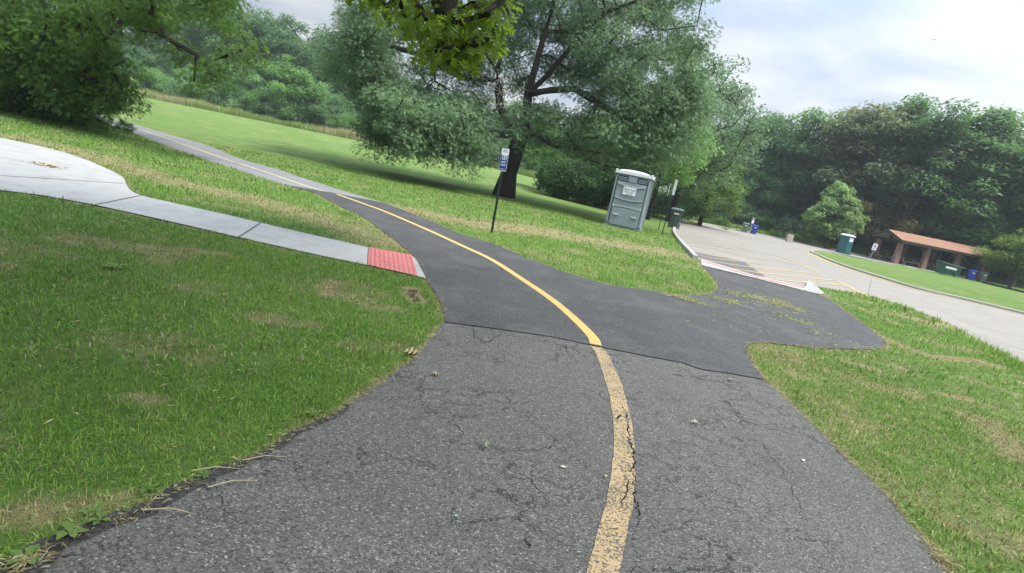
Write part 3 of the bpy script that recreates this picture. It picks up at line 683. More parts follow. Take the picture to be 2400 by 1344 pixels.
def tubes(Nd, par, rad, sides=6):
    ch = np.nonzero(par >= 0)[0]; V = []; F = []; n = len(Nd); D = np.zeros((n, 3))
    D[ch] = Nd[ch] - Nd[par[ch]]
    for i in np.nonzero(par < 0)[0]:
        k = np.nonzero(par == i)[0]; D[i] = Nd[k[0]] - Nd[i] if len(k) else (0, 0, 1)
    D /= np.linalg.norm(D, axis=1)[:, None] + 1e-9
    big = {}
    for c in ch:
        p = par[c]
        if p not in big or rad[c] > rad[big[p]]: big[p] = c
    Dn = D.copy()
    for p, c in big.items(): v = D[p] + D[c]; Dn[p] = v / (np.linalg.norm(v) + 1e-9)
    an = np.arange(sides) * 2 * PI / sides
    def rg(c, d, r):
        ref = np.array([1.0, 0, 0]) if abs(d[0]) < .8 else np.array([0, 1.0, 0]); u = np.cross(d, ref); u /= np.linalg.norm(u); v = np.cross(d, u)
        return c + r * (np.cos(an)[:, None] * u + np.sin(an)[:, None] * v)
    for c in ch:
        p = par[c]; main = big[p] == c
        r0 = rad[p] if main else min(rad[p], rad[c] * 1.25); d0 = Dn[p] if main else D[c]
        k = len(V) * sides; V.append(rg(Nd[p], d0, r0)); V.append(rg(Nd[c], Dn[c] if c in big else D[c], rad[c]))
        for s in range(sides): F.append((k + s, k + (s + 1) % sides, k + sides + (s + 1) % sides, k + sides + s))
    return np.concatenate(V), np.array(F)
def tree_mesh(stems, tops, trunk_r, clump_r, nleaf, size, kind='dia', tilt=(-.3, .45, .5), flat=.7, twig_r=.012, seg=.8, sag=.12, droop=0.0, sides=6, flare=1.7, up=.6, cr_var=.3, seed=1, tintbase=None, minz=None, expo=.5):
    r = np.random.default_rng(seed); tops = np.array(tops, float)
    Nd, par, tip, ns = skeleton(stems, tops, seg, sag, up, r)
    cnt = np.zeros(len(Nd)); cnt[tip] += 1; 
    for i in range(len(Nd) - 1, -1, -1):
        if par[i] >= 0: cnt[par[i]] += cnt[i]
    cnt = np.maximum(cnt, .3); rad = twig_r + (trunk_r - twig_r) * (cnt / cnt.max()) ** expo
    zz_ = Nd[:, 2] - Nd[0, 2]; st = np.arange(len(Nd)) < ns
    rad = np.where(st & (zz_ < 1.2) & (cnt > .5 * cnt.max()), rad * (1 + (flare - 1) * np.clip(1 - zz_ / 1.1, 0, 1) ** 2.2), rad)
    tv, tf = tubes(Nd, par, rad, sides)
    cen = tops.mean(0); Pn, Az, Tn = [], [], []
    for i, t in enumerate(tops):
        cr = clump_r * (1 + cr_var * r.uniform(-1, 1)); m = int(nleaf * (cr / clump_r) ** 2)
        g = r.normal(0, 1, (m, 3)); g /= np.linalg.norm(g, axis=1)[:, None]; g *= (r.random(m) ** .45)[:, None] * cr; g[:, 2] *= flat
        g[:, 2] -= droop * (g[:, 0] ** 2 + g[:, 1] ** 2) / cr
        p = t + g; Pn.append(p); Az.append(np.arctan2(g[:, 1], g[:, 0])); 
        Tn.append(np.clip(r.normal(.48, .2) + (0 if tintbase is None else tintbase[i]) + r.normal(0, .09, m) + .22 * g[:, 2] / cr * 0, 0, 1))
    P = np.concatenate(Pn); Az = np.concatenate(Az); Tn = np.concatenate(Tn)
    if minz is not None: k = P[:, 2] > minz; P, Az, Tn = P[k], Az[k], Tn[k]
    return (tv, tf), leaves(P, size, kind, tilt, Az, .8, Tn, r)
def envelope(n, r, c, rad, shell=.55, lobes=5, lob=.22, bottom=None, flatb=.6):
    """clump centres spread through a lobed ellipsoid"""
    out = []; ph = r.random(3) * 6; c = np.array(c)
    while len(out) < n:
        d = r.normal(0, 1, 3); d /= np.linalg.norm(d); az = math.atan2(d[1], d[0])
        k = 1 + lob * math.sin(lobes * az + ph[0]) * math.cos(2.3 * d[2] + ph[1]) + lob * .6 * math.sin(3 * d[2] * 2 + ph[2] + az * 2)
        t = (shell + (1 - shell) * r.random()) if r.random() < .8 else r.random() ** .5
        if d[2] < 0: d = d * np.array([1, 1, flatb])
        p = c + d * np.array(rad) * k * t
        if bottom is not None and p[2] < bottom: continue
        out.append(p)
    return np.array(out)
def plant(name, label, cat, loc, mesh, mw, ml, group=None, trunkname='trunk', crownname='crown', rz=0, sc=1.0):
    (tv, tf), (lv, lf, lt) = mesh
    t = thing(name, label, cat, loc, rz, group)
    obj(trunkname, npmesh(trunkname, tv, [tf], None, mw, smooth=True), None, t)
    obj(crownname, npmesh(crownname, lv, [lf], {'tint': ('POINT', lt)}, ml), None, t)
    t.scale = (sc, sc, sc) if not hasattr(sc, '__len__') else sc
    return t

mb_dark = bark('bark_dark', (.055, .045, .036)); mb_mid = bark('bark_mid', (.13, .105, .085)); mb_grey = bark('bark_grey', (.17, .15, .125))
ml_locust = leafmat('leaf_locust', (.062, .135, .062), (.28, .41, .21), .42, (.12, .22, .06))
ml_left = leafmat('leaf_left', (.026, .068, .014), (.20, .36, .05), .45, (.17, .30, .03))
ml_oak = leafmat('leaf_oak', (.022, .055, .010), (.15, .235, .022), .58, (.34, .48, .03))
ml_wood = leafmat('leaf_wood', (.044, .110, .050), (.19, .32, .13), .36, None, .6)
ml_woodb = leafmat('leaf_wood_brown', (.085, .11, .062), (.24, .27, .15), .34, None, .3)
ml_woodl = leafmat('leaf_wood_light', (.060, .145, .048), (.24, .41, .12), .36, None, .3)
ml_yel = leafmat('leaf_yellowgreen', (.045, .10, .016), (.19, .29, .05), .42, (.32, .46, .05))
ml_cat = leafmat('leaf_catalpa', (.075, .145, .045), (.33, .47, .17), .28, None, .1)
ml_brn = leafmat('leaf_reddish', (.06, .065, .022), (.19, .15, .065), .3, None, .1)
ml_shrub = leafmat('leaf_shrub', (.018, .052, .018), (.09, .19, .05), .22, None, .3)
ml_weed = leafmat('leaf_weed', (.05, .115, .025), (.17, .27, .06), .35, None, .3)

# -- the big honey locust in the middle
r = np.random.default_rng(5)
cb = gz(*G(1180, 461)); CB = np.array(cb)
def loc(px, py, Y): return np.array(W(px, py, Y)) - CB
Yc = cb.y
stems = [[(0, 0, 0), (.05, 0, 1.2), (.2, 0, 2.6), (.35, 0, 3.6)], [(.2, 0, 2.6), tuple(loc(1172, 250, Yc)), tuple(loc(1165, 170, Yc)), tuple(loc(1190, 60, Yc - .4)), tuple(loc(1180, -120, Yc - .5))],
         [(.35, 0, 3.6), tuple(loc(1238, 220, Yc)), tuple(loc(1262, 130, Yc)), tuple(loc(1300, 0, Yc + .3)), tuple(loc(1330, -160, Yc + .5))],
         [tuple(loc(1238, 225, Yc)), tuple(loc(1275, 185, Yc - .3)), tuple(loc(1330, 120, Yc - 1)), tuple(loc(1420, 30, Yc - 1.5)), tuple(loc(1520, -10, Yc - 1.8)), tuple(loc(1600, -60, Yc - 1.5))],
         [tuple(loc(1236, 232, Yc)), tuple(loc(1290, 212, Yc - .5)), tuple(loc(1345, 208, Yc - 1)), tuple(loc(1400, 240, Yc - 1.6)), tuple(loc(1480, 290, Yc - 2))],
         [(.35, 0, 3.2), tuple(loc(1260, 320, Yc - .5)), tuple(loc(1300, 345, Yc - 1.2)), tuple(loc(1360, 350, Yc - 2.4))],
         [(.2, 0, 3.0), tuple(loc(1080, 300, Yc - .8)), tuple(loc(990, 250, Yc - 1.6)), tuple(loc(900, 220, Yc - 1.6))],
         [tuple(loc(1168, 190, Yc)), tuple(loc(1080, 180, Yc)), tuple(loc(990, 130, Yc + .6)), tuple(loc(900, 105, Yc + 1))],
         [tuple(loc(1165, 170, Yc)), tuple(loc(1100, 60, Yc)), tuple(loc(1010, -40, Yc))]]
tops = []
def zone(px0, px1, y0, y1, n, dy0, dy1):
    for _ in range(n): tops.append(loc(r.uniform(px0, px1), r.uniform(y0, y1), Yc + r.uniform(dy0, dy1)))
def poly_zone(poly, n, dy0, dy1):
    P = np.array(poly, float); k = 0
    while k < n:
        x = r.uniform(P[:, 0].min(), P[:, 0].max()); y = r.uniform(P[:, 1].min(), P[:, 1].max())
        if inside(P, np.array([x]), np.array([y]))[0]: tops.append(loc(x, y, Yc + r.uniform(dy0, dy1))); k += 1
poly_zone([(770, 60), (860, 0), (900, 60), (900, 170), (960, 240), (1080, 260), (1150, 330), (1130, 370), (1020, 345), (960, 350), (880, 330), (850, 250), (800, 190), (740, 110)], 190, -4, 3)
poly_zone([(860, 210), (1120, 240), (1150, 330), (1060, 340), (930, 330)], 75, -6, -1)
poly_zone([(790, -60), (1000, -300), (1400, -420), (1600, -250), (1660, 20), (1600, 60), (1350, -60), (1100, -80), (900, -20)], 150, -5, 6)
poly_zone([(1340, 40), (1560, -40), (1640, 60), (1660, 200), (1640, 330), (1560, 390), (1470, 330), (1430, 180), (1330, 130)], 135, -5, 3)
poly_zone([(1450, 230), (1640, 200), (1640, 330), (1560, 400), (1470, 390), (1420, 330)], 50, -5, -1)
poly_zone([(1200, -20), (1420, -20), (1420, 200), (1290, 170), (1230, 180)], 75, 0, 5)
poly_zone([(1080, 0), (1240, -20), (1230, 200), (1130, 230), (1060, 180)], 48, 0, 4)
poly_zone([(860, -20), (1100, -20), (1080, 200), (1000, 230), (900, 180)], 55, 0, 5)
poly_zone([(1380, 150), (1480, 150), (1450, 400), (1380, 320), (1330, 260)], 26, -3, 3)
poly_zone([(1185, 250), (1330, 240), (1360, 345), (1215, 335)], 34, -4, 3)
poly_zone([(1060, 200), (1165, 240), (1160, 335), (1060, 350)], 26, -3, 3)
for px_, py_, dd in ((930, 365, -4), (1000, 372, -4.5), (1090, 385, -5), (880, 345, -3), (1440, 395, -4), (1380, 375, -4), (1480, 400, -3.5)): tops.append(loc(px_, py_, Yc + dd))
tops = [t for t in tops]
tm = tree_mesh(stems, tops, .40, .80, 215, .19, 'spray', (-.35, .4, .5), .62, .014, .7, .05, .30, 9, 1.55, .35, .4, 3, expo=.55)
ctree = plant('honey_locust', 'huge spreading tree with feathery grey-green foliage on the lawn behind the blue sign', 'tree', cb, tm, mb_dark, ml_locust)
# dead twigs hanging under its first fork
dt = MB(); r2 = random.Random(4)
for k in range(16):
    p = loc(1172 + r2.uniform(-6, 16), 190 + r2.uniform(-12, 50), Yc - .9); p = Vector(p); d = Vector((r2.uniform(-1, 1), r2.uniform(-.6, .2), r2.uniform(-1, .5))).normalized()
    for s in range(5):
        q = p + d * .28; dt.tube(p, q, .022 - .003 * s, .018 - .003 * s, 5, False)
        if r2.random() < .6: dt.tube(q, q + Vector((r2.uniform(-1, 1), r2.uniform(-.5, .5), r2.uniform(-1, .6))) * .28, .011, .005, 4, False)
        p = q; d = (d + Vector((r2.uniform(-.5, .5), r2.uniform(-.3, .3), r2.uniform(-.6, .25)))).normalized()
dt.build('dead_twigs', simple('dead_wood', (.33, .29, .25), .9), ctree)

# -- the dark leaning tree at the left edge
r = np.random.default_rng(8)
lb = gz(*G(52, 264)); CB = np.array(lb); Yc = lb.y
tops = []
stems = [[(0, 0, 0), tuple(loc(62, 215, Yc)), tuple(loc(85, 150, Yc)), tuple(loc(125, 90, Yc - .4)), tuple(loc(160, 40, Yc - .8)), tuple(loc(170, -60, Yc - 1)), tuple(loc(190, -220, Yc - 1))],
         [tuple(loc(125, 90, Yc - .4)), tuple(loc(190, 35, Yc - 1.5)), tuple(loc(265, 25, Yc - 2.5)), tuple(loc(330, 45, Yc - 3)), tuple(loc(400, 95, Yc - 4)), tuple(loc(460, 128, Yc - 4.5))],
         [tuple(loc(160, 40, Yc - .8)), tuple(loc(300, -40, Yc - 2)), tuple(loc(440, -30, Yc - 3))], [tuple(loc(70, 190, Yc)), tuple(loc(20, 90, Yc + .3)), tuple(loc(-40, -20, Yc + .5))],
         [tuple(loc(75, 175, Yc)), tuple(loc(130, 150, Yc - .8)), tuple(loc(200, 190, Yc - 1.8)), tuple(loc(250, 240, Yc - 2.4))]]
poly_zone([(90, 110), (170, 80), (260, 90), (295, 130), (285, 190), (290, 230), (270, 255), (225, 272), (180, 265), (150, 250), (110, 200)], 70, -3.2, -.5)
poly_zone([(-120, -60), (120, -60), (150, 60), (60, 150), (10, 220), (-120, 230)], 70, -3.5, -.6)
poly_zone([(150, -60), (560, -70), (560, 10), (510, 70), (440, 100), (360, 90), (250, 50), (170, 60)], 60, -5, .5)
poly_zone([(-200, -60), (200, -380), (500, -300), (560, -60)], 90, -4, 4)
poly_zone([(-120, -40), (250, -60), (260, 200), (60, 230), (-120, 220)], 50, .5, 4)
poly_zone([(-100, 225), (40, 240), (170, 262), (250, 290), (60, 262), (-100, 240)], 26, -1.5, .8)
for px_, py_, dd in ((480, 150, -4.6), (515, 165, -4.8), (535, 130, -4.4), (500, 185, -4.6), (585, 110, -4), (560, 70, -3.5), (455, 190, -4), (425, 120, -4)): tops.append(loc(px_, py_, Yc + dd))
tm = tree_mesh(stems, tops, .62, .55, 150, .16, 'spray', (-.5, .45, .6), .75, .012, .6, .02, .35, 9, 1.5, .2, .4, 4, expo=.62, minz=.06)
plant('leaning_tree', 'dark leaning tree at the left edge with low foliage sweeping to the path', 'tree', lb, tm, mb_dark, ml_left)

# -- oak whose lowest bough hangs into the top of the picture; trunk stands left of the camera
r = np.random.default_rng(21)
lb = Vector((-7.5, 2.0, 0)); CB = np.array(lb); Yc = 7.4
tops = []
hang = [(905, 22), (935, 5), (950, 50), (985, 25), (990, 78), (1010, 100), (1030, 60), (1035, 118), (1060, 135), (1075, 98), (1070, 45), (1095, 135), (1105, 75), (1120, 110), (1135, 60), (1150, 20), (1150, 95), (1165, 70), (1175, 30), (1180, 5), (1110, 20), (1020, 15),
        (1050, 148), (1000, 55), (1090, 120), (1130, 90), (1065, 80), (1045, 85), (975, 55), (1140, 40), (1160, 88), (1085, 60), (880, 5), (1085, 148), (1030, 128)]
for px_, py_ in hang: tops.append(loc(px_, py_ - 8, Yc + r.uniform(-.5, .7)))
nh = len(tops)
for px_, py_ in [(870, -40), (960, -40), (1050, -40), (1130, -40), (1200, -40), (900, -120), (1000, -130), (1100, -120), (1200, -120), (800, -120), (1260, -130)] * 3: tops.append(loc(px_ + r.uniform(-40, 40), py_ + r.uniform(-50, 0), Yc + r.uniform(-.9, .9)))
low = len(tops)
big = envelope(230, r, (-1.6, 1.2, 7.4), (6.4, 5.6, 3.2), .35, bottom=4.4)
big = [b - CB for b in big if (b[1] < .5 or (PXY([b])[1][0] < -330 * 5 / max(2.5, b[1]) or PXY([b])[0][0] < -500)) and b[0] < 4.5]
p1 = loc(1000, -220, Yc)
stems = [[(0, 0, 0), (.1, 0, 2.2), (.4, .1, 3.8), (.9, .2, 5.6), (1.6, .3, 8.2)], [(.4, .1, 3.8), (2.0, 1.6, 4.9), (4.2, 3.8, 5.1), tuple(p1)], [tuple(p1), tuple(loc(1060, -40, Yc)), tuple(loc(1040, 30, Yc)), tuple(loc(1052, 75, Yc))], [tuple(p1), tuple(loc(930, -30, Yc)), tuple(loc(985, 20, Yc - .1))],
         [(.9, .2, 5.0), (3.5, -.5, 6.6), (8, -1.2, 7.6)], [(.9, .2, 5.2), (-1.5, 2.5, 7.6)], [(.9, .2, 5.6), (2.8, 2.6, 8)]]
tb = [.28] * low + [-.1] * len(big)
(tv, tf), lv1 = tree_mesh(stems, tops + big, .34, .21, 21, .14, 'oak', (-.75, .45, .7), 1.0, .006, .45, .0, .3, 8, 1.5, .1, .3, 6, tintbase=tb, expo=.5)
# bigger clumps for the main crown above
r3 = np.random.default_rng(3); P = []; A_ = []
for b in big:
    m = 105; g = r3.normal(0, .62, (m, 3)); P.append(np.array(b) + g * np.array([1, 1, .6])); A_.append(np.arctan2(g[:, 1], g[:, 0]))
P = np.concatenate(P); A_ = np.concatenate(A_); lv2 = leaves(P, .17, 'dia', (-.4, .5, .6), A_, .8, np.clip(r3.normal(.4, .2, len(P)), 0, 1), r3)
lv = (np.concatenate([lv1[0], lv2[0]]), np.concatenate([lv1[1], lv2[1] + len(lv1[0])]), np.concatenate([lv1[2], lv2[2]]))
plant('oak_tree', 'bright yellow-green oak bough with lobed leaves hanging in at the top centre', 'tree', lb, ((tv, tf), lv), mb_dark, ml_oak)

# -- generic trees
def gen(seed, h, rad, trunk_h, nc, clump, nleaf, size, kind='dia', trunk_r=.2, tilt=(-.3, .5, .6), flat=.75, shape='round', lob=.22, flatb=.75):
    r = np.random.default_rng(seed); cz = trunk_h + (h - trunk_h) * .5
    E = envelope(nc, r, (0, 0, cz), (rad, rad, (h - trunk_h) * .5), .6, 5, lob, trunk_h * .7, flatb)
    if shape == 'cone': k = 1.25 - .75 * (E[:, 2] - trunk_h) / (h - trunk_h); E[:, :2] *= k[:, None]
    st = [[(0, 0, 0), (.1, 0, trunk_h * .6), (r.uniform(-.3, .3), r.uniform(-.3, .3), cz), (0, 0, h * .85)]]
    return tree_mesh(st, E, trunk_r, clump, nleaf, size, kind, tilt, flat, .015, 1.0, .05, .15, 6, 1.4, .5, .35, seed)
protoW = [gen(100 + i, 14, 4.4, 2.0, 88, 1.1, 200, .36, trunk_r=.26, lob=.3, tilt=(-.35, .3, .35)) for i in range(3)]
protoM = [gen(120 + i, 9, 3.6, .8, 70, .95, 180, .31, trunk_r=.16, lob=.3, tilt=(-.35, .3, .35)) for i in range(3)]
protoS = [gen(140 + i, 4, 2.4, .1, 45, .75, 110, .22, trunk_r=.06, flatb=.9) for i in range(3)]
class Bank:
    def __init__(s, protos): s.p = protos; s.c = {}
    def make(s, i, mw, ml, name, label, cat, loc, h, wd=1.0, group=None):
        i = i % len(s.p); key = (i, mw.name, ml.name)
        if key not in s.c:
            t = plant(name, label, cat, (0, 0, 0), s.p[i], mw, ml, group); s.c[key] = t; s.c[key]['_h'] = float(s.p[i][1][0][:, 2].max()); H0 = t['_h']; del t['_h']; s.c[key] = (t, H0); o = t
        else:
            t, H0 = s.c[key]; o = t.copy(); C.objects.link(o)
            for ch in t.children: c = ch.copy(); C.objects.link(c); c.parent = o
            o.name = name; o['label'] = label; o['category'] = cat
            if group: o['group'] = group
            elif 'group' in o: del o['group']
        k = h / H0; o.location = loc; o.scale = (k * wd, k * wd, k); o.rotation_euler = (0, 0, rnd.uniform(0, 6.28)); return o
BW, BM, BS = Bank(protoW), Bank(protoM), Bank(protoS)
def at_top(px, py, Y):
    p = W(px, py, Y); g_ = gz(p.x, Y); return g_, p.z - g_.z
# left wood, back row then front row
LW_ = [(250, 60, 96), (330, 40, 97), (410, 20, 98), (490, 25, 97), (548, 30, 96), (600, 44, 97), (655, 58, 98), (705, 74, 96), (750, 104, 98), (800, 130, 97), (860, 150, 98), (930, 172, 98), (1000, 195, 98), (1070, 205, 98), (1140, 222, 98), (1220, 235, 98), (1300, 250, 98), (1380, 270, 98), (1460, 285, 98), (1540, 300, 96)]
for i, (px, py, Y) in enumerate(LW_):
    g_, h = at_top(px, py, Y); BW.make(i, mb_mid, ml_wood, 'wood_tree', 'tall dark green tree in the back row of the wood beyond the left field', 'tree', g_, h * (1.15 if i < 9 else 1.0), 1.0 if i < 9 else 1.25, 'trees of the wood beyond the field')
LF = [(200, 120, 84), (300, 95, 86), (380, 120, 84), (450, 150, 83), (520, 130, 85), (590, 160, 84), (685, 128, 80), (745, 190, 84), (800, 215, 83), (880, 240, 84), (960, 262, 84), (1040, 285, 84), (1120, 300, 85), (1210, 318, 86), (1290, 330, 86), (1380, 350, 86), (1470, 372, 86)]
for i, (px, py, Y) in enumerate(LF):
    g_, h = at_top(px, py, Y)
    if i == 6: BM.make(i, mb_mid, ml_woodl, 'rounded_tree', 'broad rounded green tree at the front of the wood left of the big tree', 'tree', g_, h, 1.25)
    else: BM.make(i, mb_mid, ml_wood if i % 3 else ml_woodl, 'edge_tree', 'middle-sized green tree at the field side of the left wood', 'tree', g_, h, 1.1, 'edge trees along the far field')
for i in range(34):
    px = 250 + i * 40 + rnd.uniform(-12, 12); Y = 79 + rnd.uniform(-1.5, 1.5); x = W(px, 300, Y).x
    BS.make(i, mb_mid, (ml_shrub, ml_wood, ml_woodl)[i % 3], 'edge_shrub', 'leafy shrub at the foot of the wood beyond the left field', 'shrub', gz(x, Y), rnd.uniform(2.6, 4.6), 1.1, 'shrubs along the far field edge')
# right wood
RW = [(1690, 300, 88), (1735, 282, 88), (1785, 292, 88), (1840, 276, 86), (1893, 285, 84), (1945, 268, 82), (2000, 262, 80), (2060, 262, 78), (2120, 254, 77), (2185, 246, 76), (2245, 256, 74), (2310, 272, 73), (2370, 280, 72), (2430, 300, 70), (2500, 310, 68)]
for i, (px, py, Y) in enumerate(RW):
    g_, h = at_top(px, py, Y); br = i in (6, 7, 8)
    if br: BW.make(i, mb_mid, ml_woodb, 'brownish_tree', 'tall tree with dull brownish leaves in the middle of the right wood', 'tree', g_, h * 1.06, 1.1, 'brownish trees of the right wood')
    else: BW.make(i, mb_mid, ml_wood, 'wood_tree', 'tall dark blue-green tree in the back row of the wood behind the parking lot', 'tree', g_, h * 1.06, 1.1, 'trees of the wood behind the parking lot')
for i in range(16):
    px = 1660 + i * 58; Y = 92 - i * 1.1; p = W(px, 330, Y); BW.make(i + 1, mb_mid, ml_wood, 'wood_tree', 'tall dark blue-green tree in the back row of the wood behind the parking lot', 'tree', gz(p.x, Y), 11.5, 1.3, 'trees of the wood behind the parking lot')
RF = [(1700, 395, 78, 0), (1760, 380, 79, 0), (1810, 410, 78, 0), (1850, 360, 78, 0), (1905, 380, 78, 1), (1985, 370, 77, 0), (2050, 390, 77, 1), (2110, 400, 76, 0), (2165, 390, 75, 0), (2330, 420, 72, 0), (2390, 400, 70, 2), (2450, 420, 66, 0)]
for i, (px, py, Y, m_) in enumerate(RF):
    Y += 5; g_, h = at_top(px, py, Y); BM.make(i, mb_mid, (ml_wood, ml_woodb, ml_woodl)[m_], 'edge_tree', 'middle-sized tree at the front of the wood behind the parking lot', 'tree', g_, h, 1.05, 'edge trees behind the parking lot')
for i in range(26):
    px = 1610 + i * 34 + rnd.uniform(-10, 10); Y = 80 - i * .35 + rnd.uniform(-1, 1); x = W(px, 560, Y).x
    BS.make(i, mb_mid, (ml_shrub, ml_wood, ml_shrub)[i % 3], 'thicket_shrub', 'dark leafy shrub at the foot of the wood behind the parking lot', 'shrub', gz(x, Y), rnd.uniform(2.2, 4.2), 1.15, 'shrubs behind the parking lot')
# single trees
g_, h = at_top(1945, 424, 68); pc = gen(201, 8, 3.7, .6, 260, .55, 120, .28, 'two', .13, (-.5, .3, .4), .7, 'cone', .12)
t = plant('catalpa_tree', 'pale green egg-shaped tree with large leaves standing left of the green toilet', 'tree', gz(W(1935, 577, 68).x, 68), pc, mb_mid, ml_cat, sc=h / 8.2)
g_, h = at_top(2075, 468, 72); BM.make(1, mb_mid, ml_brn, 'reddish_tree', 'small brownish-leaved tree behind the left end of the picnic shelter', 'tree', g_, h, 1.35)
g_, h = at_top(2262, 432, 71); BM.make(2, mb_mid, ml_woodl, 'light_tree', 'light green rounded tree rising behind the shelter roof', 'tree', g_, h, 1.3)
g_, h = at_top(2375, 528, 60); BM.make(0, mb_mid, ml_yel, 'yellow_green_tree', 'bright yellow-green tree beside the right end of the shelter roof', 'tree', gz(W(2385, 620, 60).x, 60), h, 1.35)
g_, h = at_top(1600, 75, 50); r = np.random.default_rng(9)
pm = gen(210, 16, 5.6, 1.6, 190, 1.05, 120, .27, 'two', .34, lob=.25)
plant('maple_tree', 'tall leafy tree behind the grey toilet, its crown bulging against the sky', 'tree', gz(W(1572, 500, 50).x, 50), pm, mb_dark, ml_locust, sc=h / 16.3)
pm2 = gen(211, 8.5, 4.2, .4, 120, .85, 120, .25, 'two', .22, lob=.25, flatb=.9)
g_, h = at_top(1640, 345, 57); plant('leafy_tree', 'lower yellowish-green tree to the right of the tall tree behind the toilet', 'tree', gz(W(1645, 500, 57).x, 57), pm2, mb_dark, ml_weed, sc=h / 8.7)
g_, h = at_top(1385, 235, 46); pm3 = gen(212, 7.5, 4.0, .9, 130, .75, 110, .23, 'two', .2, lob=.3)
plant('young_tree', 'bright yellow-green tree glowing behind the big tree, above the dark bush', 'tree', gz(W(1400, 470, 46).x, 46), pm3, mb_dark, ml_yel, sc=h / 7.6)
pm4 = gen(213, 5, 2.3, 1.3, 50, .6, 90, .22, 'two', .13)
plant('small_tree', 'small tree with a bare reddish trunk right of the big trunk, by the dark bush', 'tree', gz(*G(1262, 446)), pm4, mb_mid, ml_woodl, sc=1.0)
pb = gen(214, 2.9, 2.9, .02, 110, .55, 150, .16, 'two', .05, lob=.12, flatb=.9)
for px, Y, s_, lab in ((1318, 42, 1.0, 'dark rounded bush left of the grey toilet, the leftmost of the row'), (1372, 42.5, .92, 'dark dense bush in the middle of the row left of the grey toilet'), (1425, 43, .8, 'dark low bush right beside the left edge of the grey toilet')):
    o = plant('dark_bush', lab, 'bush', gz(W(px, 470, Y).x, Y), pb, mb_dark, ml_shrub, rz=rnd.uniform(0, 6), sc=(s_ * .85, s_ * .85, s_))
plant('background_tree', 'small trunked tree directly behind the right side of the grey toilet', 'tree', gz(W(1522, 497, 41).x, 41), gen(215, 7.5, 2.9, 2.0, 70, .8, 110, .24, 'two', .12), mb_dark, ml_woodl)
for i, (px, Y, h) in enumerate(((1540, 56, 3.4), (1572, 58, 3.0), (1600, 62, 3.2), (1500, 57, 3.0))):
    BS.make(i, mb_mid, (ml_shrub, ml_woodl)[i % 2], 'lot_shrub', 'dark shrub in the gap between the grey toilet and the lot, behind the sign posts', 'shrub', gz(W(px, 500, Y).x, Y), h, 1.1, 'shrubs behind the sign posts')
# tall meadow grass along the field edge and the lot
def meadow(name, label, P, wd, n, h, dl, dh):
    P = np.array(P, float); seg_ = np.linalg.norm(np.diff(P, axis=0), axis=1); cs = np.concatenate([[0], np.cumsum(seg_)]); s = rng.random(n) * cs[-1]
    X = np.interp(s, cs, P[:, 0]) ; Y = np.interp(s, cs, P[:, 1]) + rng.random(n) * wd
    lumps = fbm(X, Y, .25, 3); L = h * (.4 + 1.1 * lumps) * (.6 + .6 * rng.random(n)); dr = np.where(fbm(X, Y * 2, .13, 3) > dh, .95, dl) * (.6 + .4 * rng.random(n))
    V, q, t3, d, tn = blades(n, X, Y, L, np.full(n, .035), dr, lean=.28)
    tag(obj(name, npmesh(name, V, [q, t3], {'dry': ('POINT', d), 'tint': ('POINT', np.clip(tn * .4 + .55, 0, 1))}, m_blade), None), label, 'grass', kind='stuff')
meadow('meadow_grass', 'band of tall yellowish meadow grass in front of the left wood', [(W(-100, 150, 74).x, 73), (W(830, 332, 74).x, 74), (W(1500, 460, 74).x, 75)], 4.5, 60000, 1.15, .35, .56)
meadow('tall_weeds', 'strip of tall green weeds between the parking lot kerb and the wood', [(W(1560, 520, 74).x, 75.5), (W(1860, 560, 74).x, 74.5), (W(2450, 700, 70).x, 69)], 4, 30000, .7, .1, .62)
for i in range(10):
    px = (1648, 1668, 1690, 1860, 1885, 2010, 2025, 1815, 1600, 1630)[i]; Y = (74, 75, 74, 74.5, 72, 71, 71, 75, 72, 73)[i]; x = W(px, 560, Y).x
    BS.make(i, mb_mid, ml_weed, 'weed_clump', 'bright green weed clump at the far edge of the parking lot', 'weeds', gz(x, Y), rnd.uniform(1.0, 1.7), 1.3, 'weed clumps beyond the lot')
for i in range(8):
    x = W(60 + i * 60, 240, 22).x; BS.make(i, mb_dark, ml_shrub, 'undergrowth_shrub', 'low dark undergrowth plant under the leaning left tree', 'shrub', gz(-19.5 + i * .72 + rnd.uniform(-.2, .2), 19.2 + rnd.uniform(-.4, 1.2) + .08 * i), rnd.uniform(.35, .8), 1.3, 'undergrowth below the leaning tree')
# ------------------------------------------------------------------ objects
def fl_(name, quad, mat, parent, t=.004, y=0.0):
    pass
m_pg = simple('plastic_grey', (.24, .275, .30), .55, .12, 3.0, dirt=(.22, .21, .18)); m_pgl = simple('plastic_grey_light', (.34, .39, .42), .55, .1, 3.0)
m_wroof = simple('plastic_white', (.74, .74, .76), .45, .06, 2.0); m_black = simple('vent_black', (.015, .018, .022), .7); m_lab = simple('label_white', (.80, .81, .84), .5, .04)
m_ink = simple('ink_violet', (.10, .10, .20), .6, .1); m_inkg = simple('ink_grey', (.12, .13, .13), .6, .1)
m_tgreen = simple('toilet_green', (.012, .105, .105), .5, .2, 3.0); m_bin = simple('bin_green', (.06, .10, .09), .5, .2, 4.0); m_bing = simple('bin_greygreen', (.13, .165, .15), .5, .2, 4.0)
m_blue = simple('bin_blue', (.018, .05, .42), .45, .2, 4.0); m_rub = simple('rubber', (.02, .02, .02), .8); m_post = simple('post_green', (.012, .028, .018), .6, .3, 12.0, bump=.2)
m_alu = simple('aluminium', (.55, .60, .58), .4, .1, 8.0, metal=.6); m_sblue = simple('sign_blue', (.012, .035, .24), .4, .1); m_galv = simple('galvanised', (.32, .34, .33), .5, .2, 9.0, metal=.5)
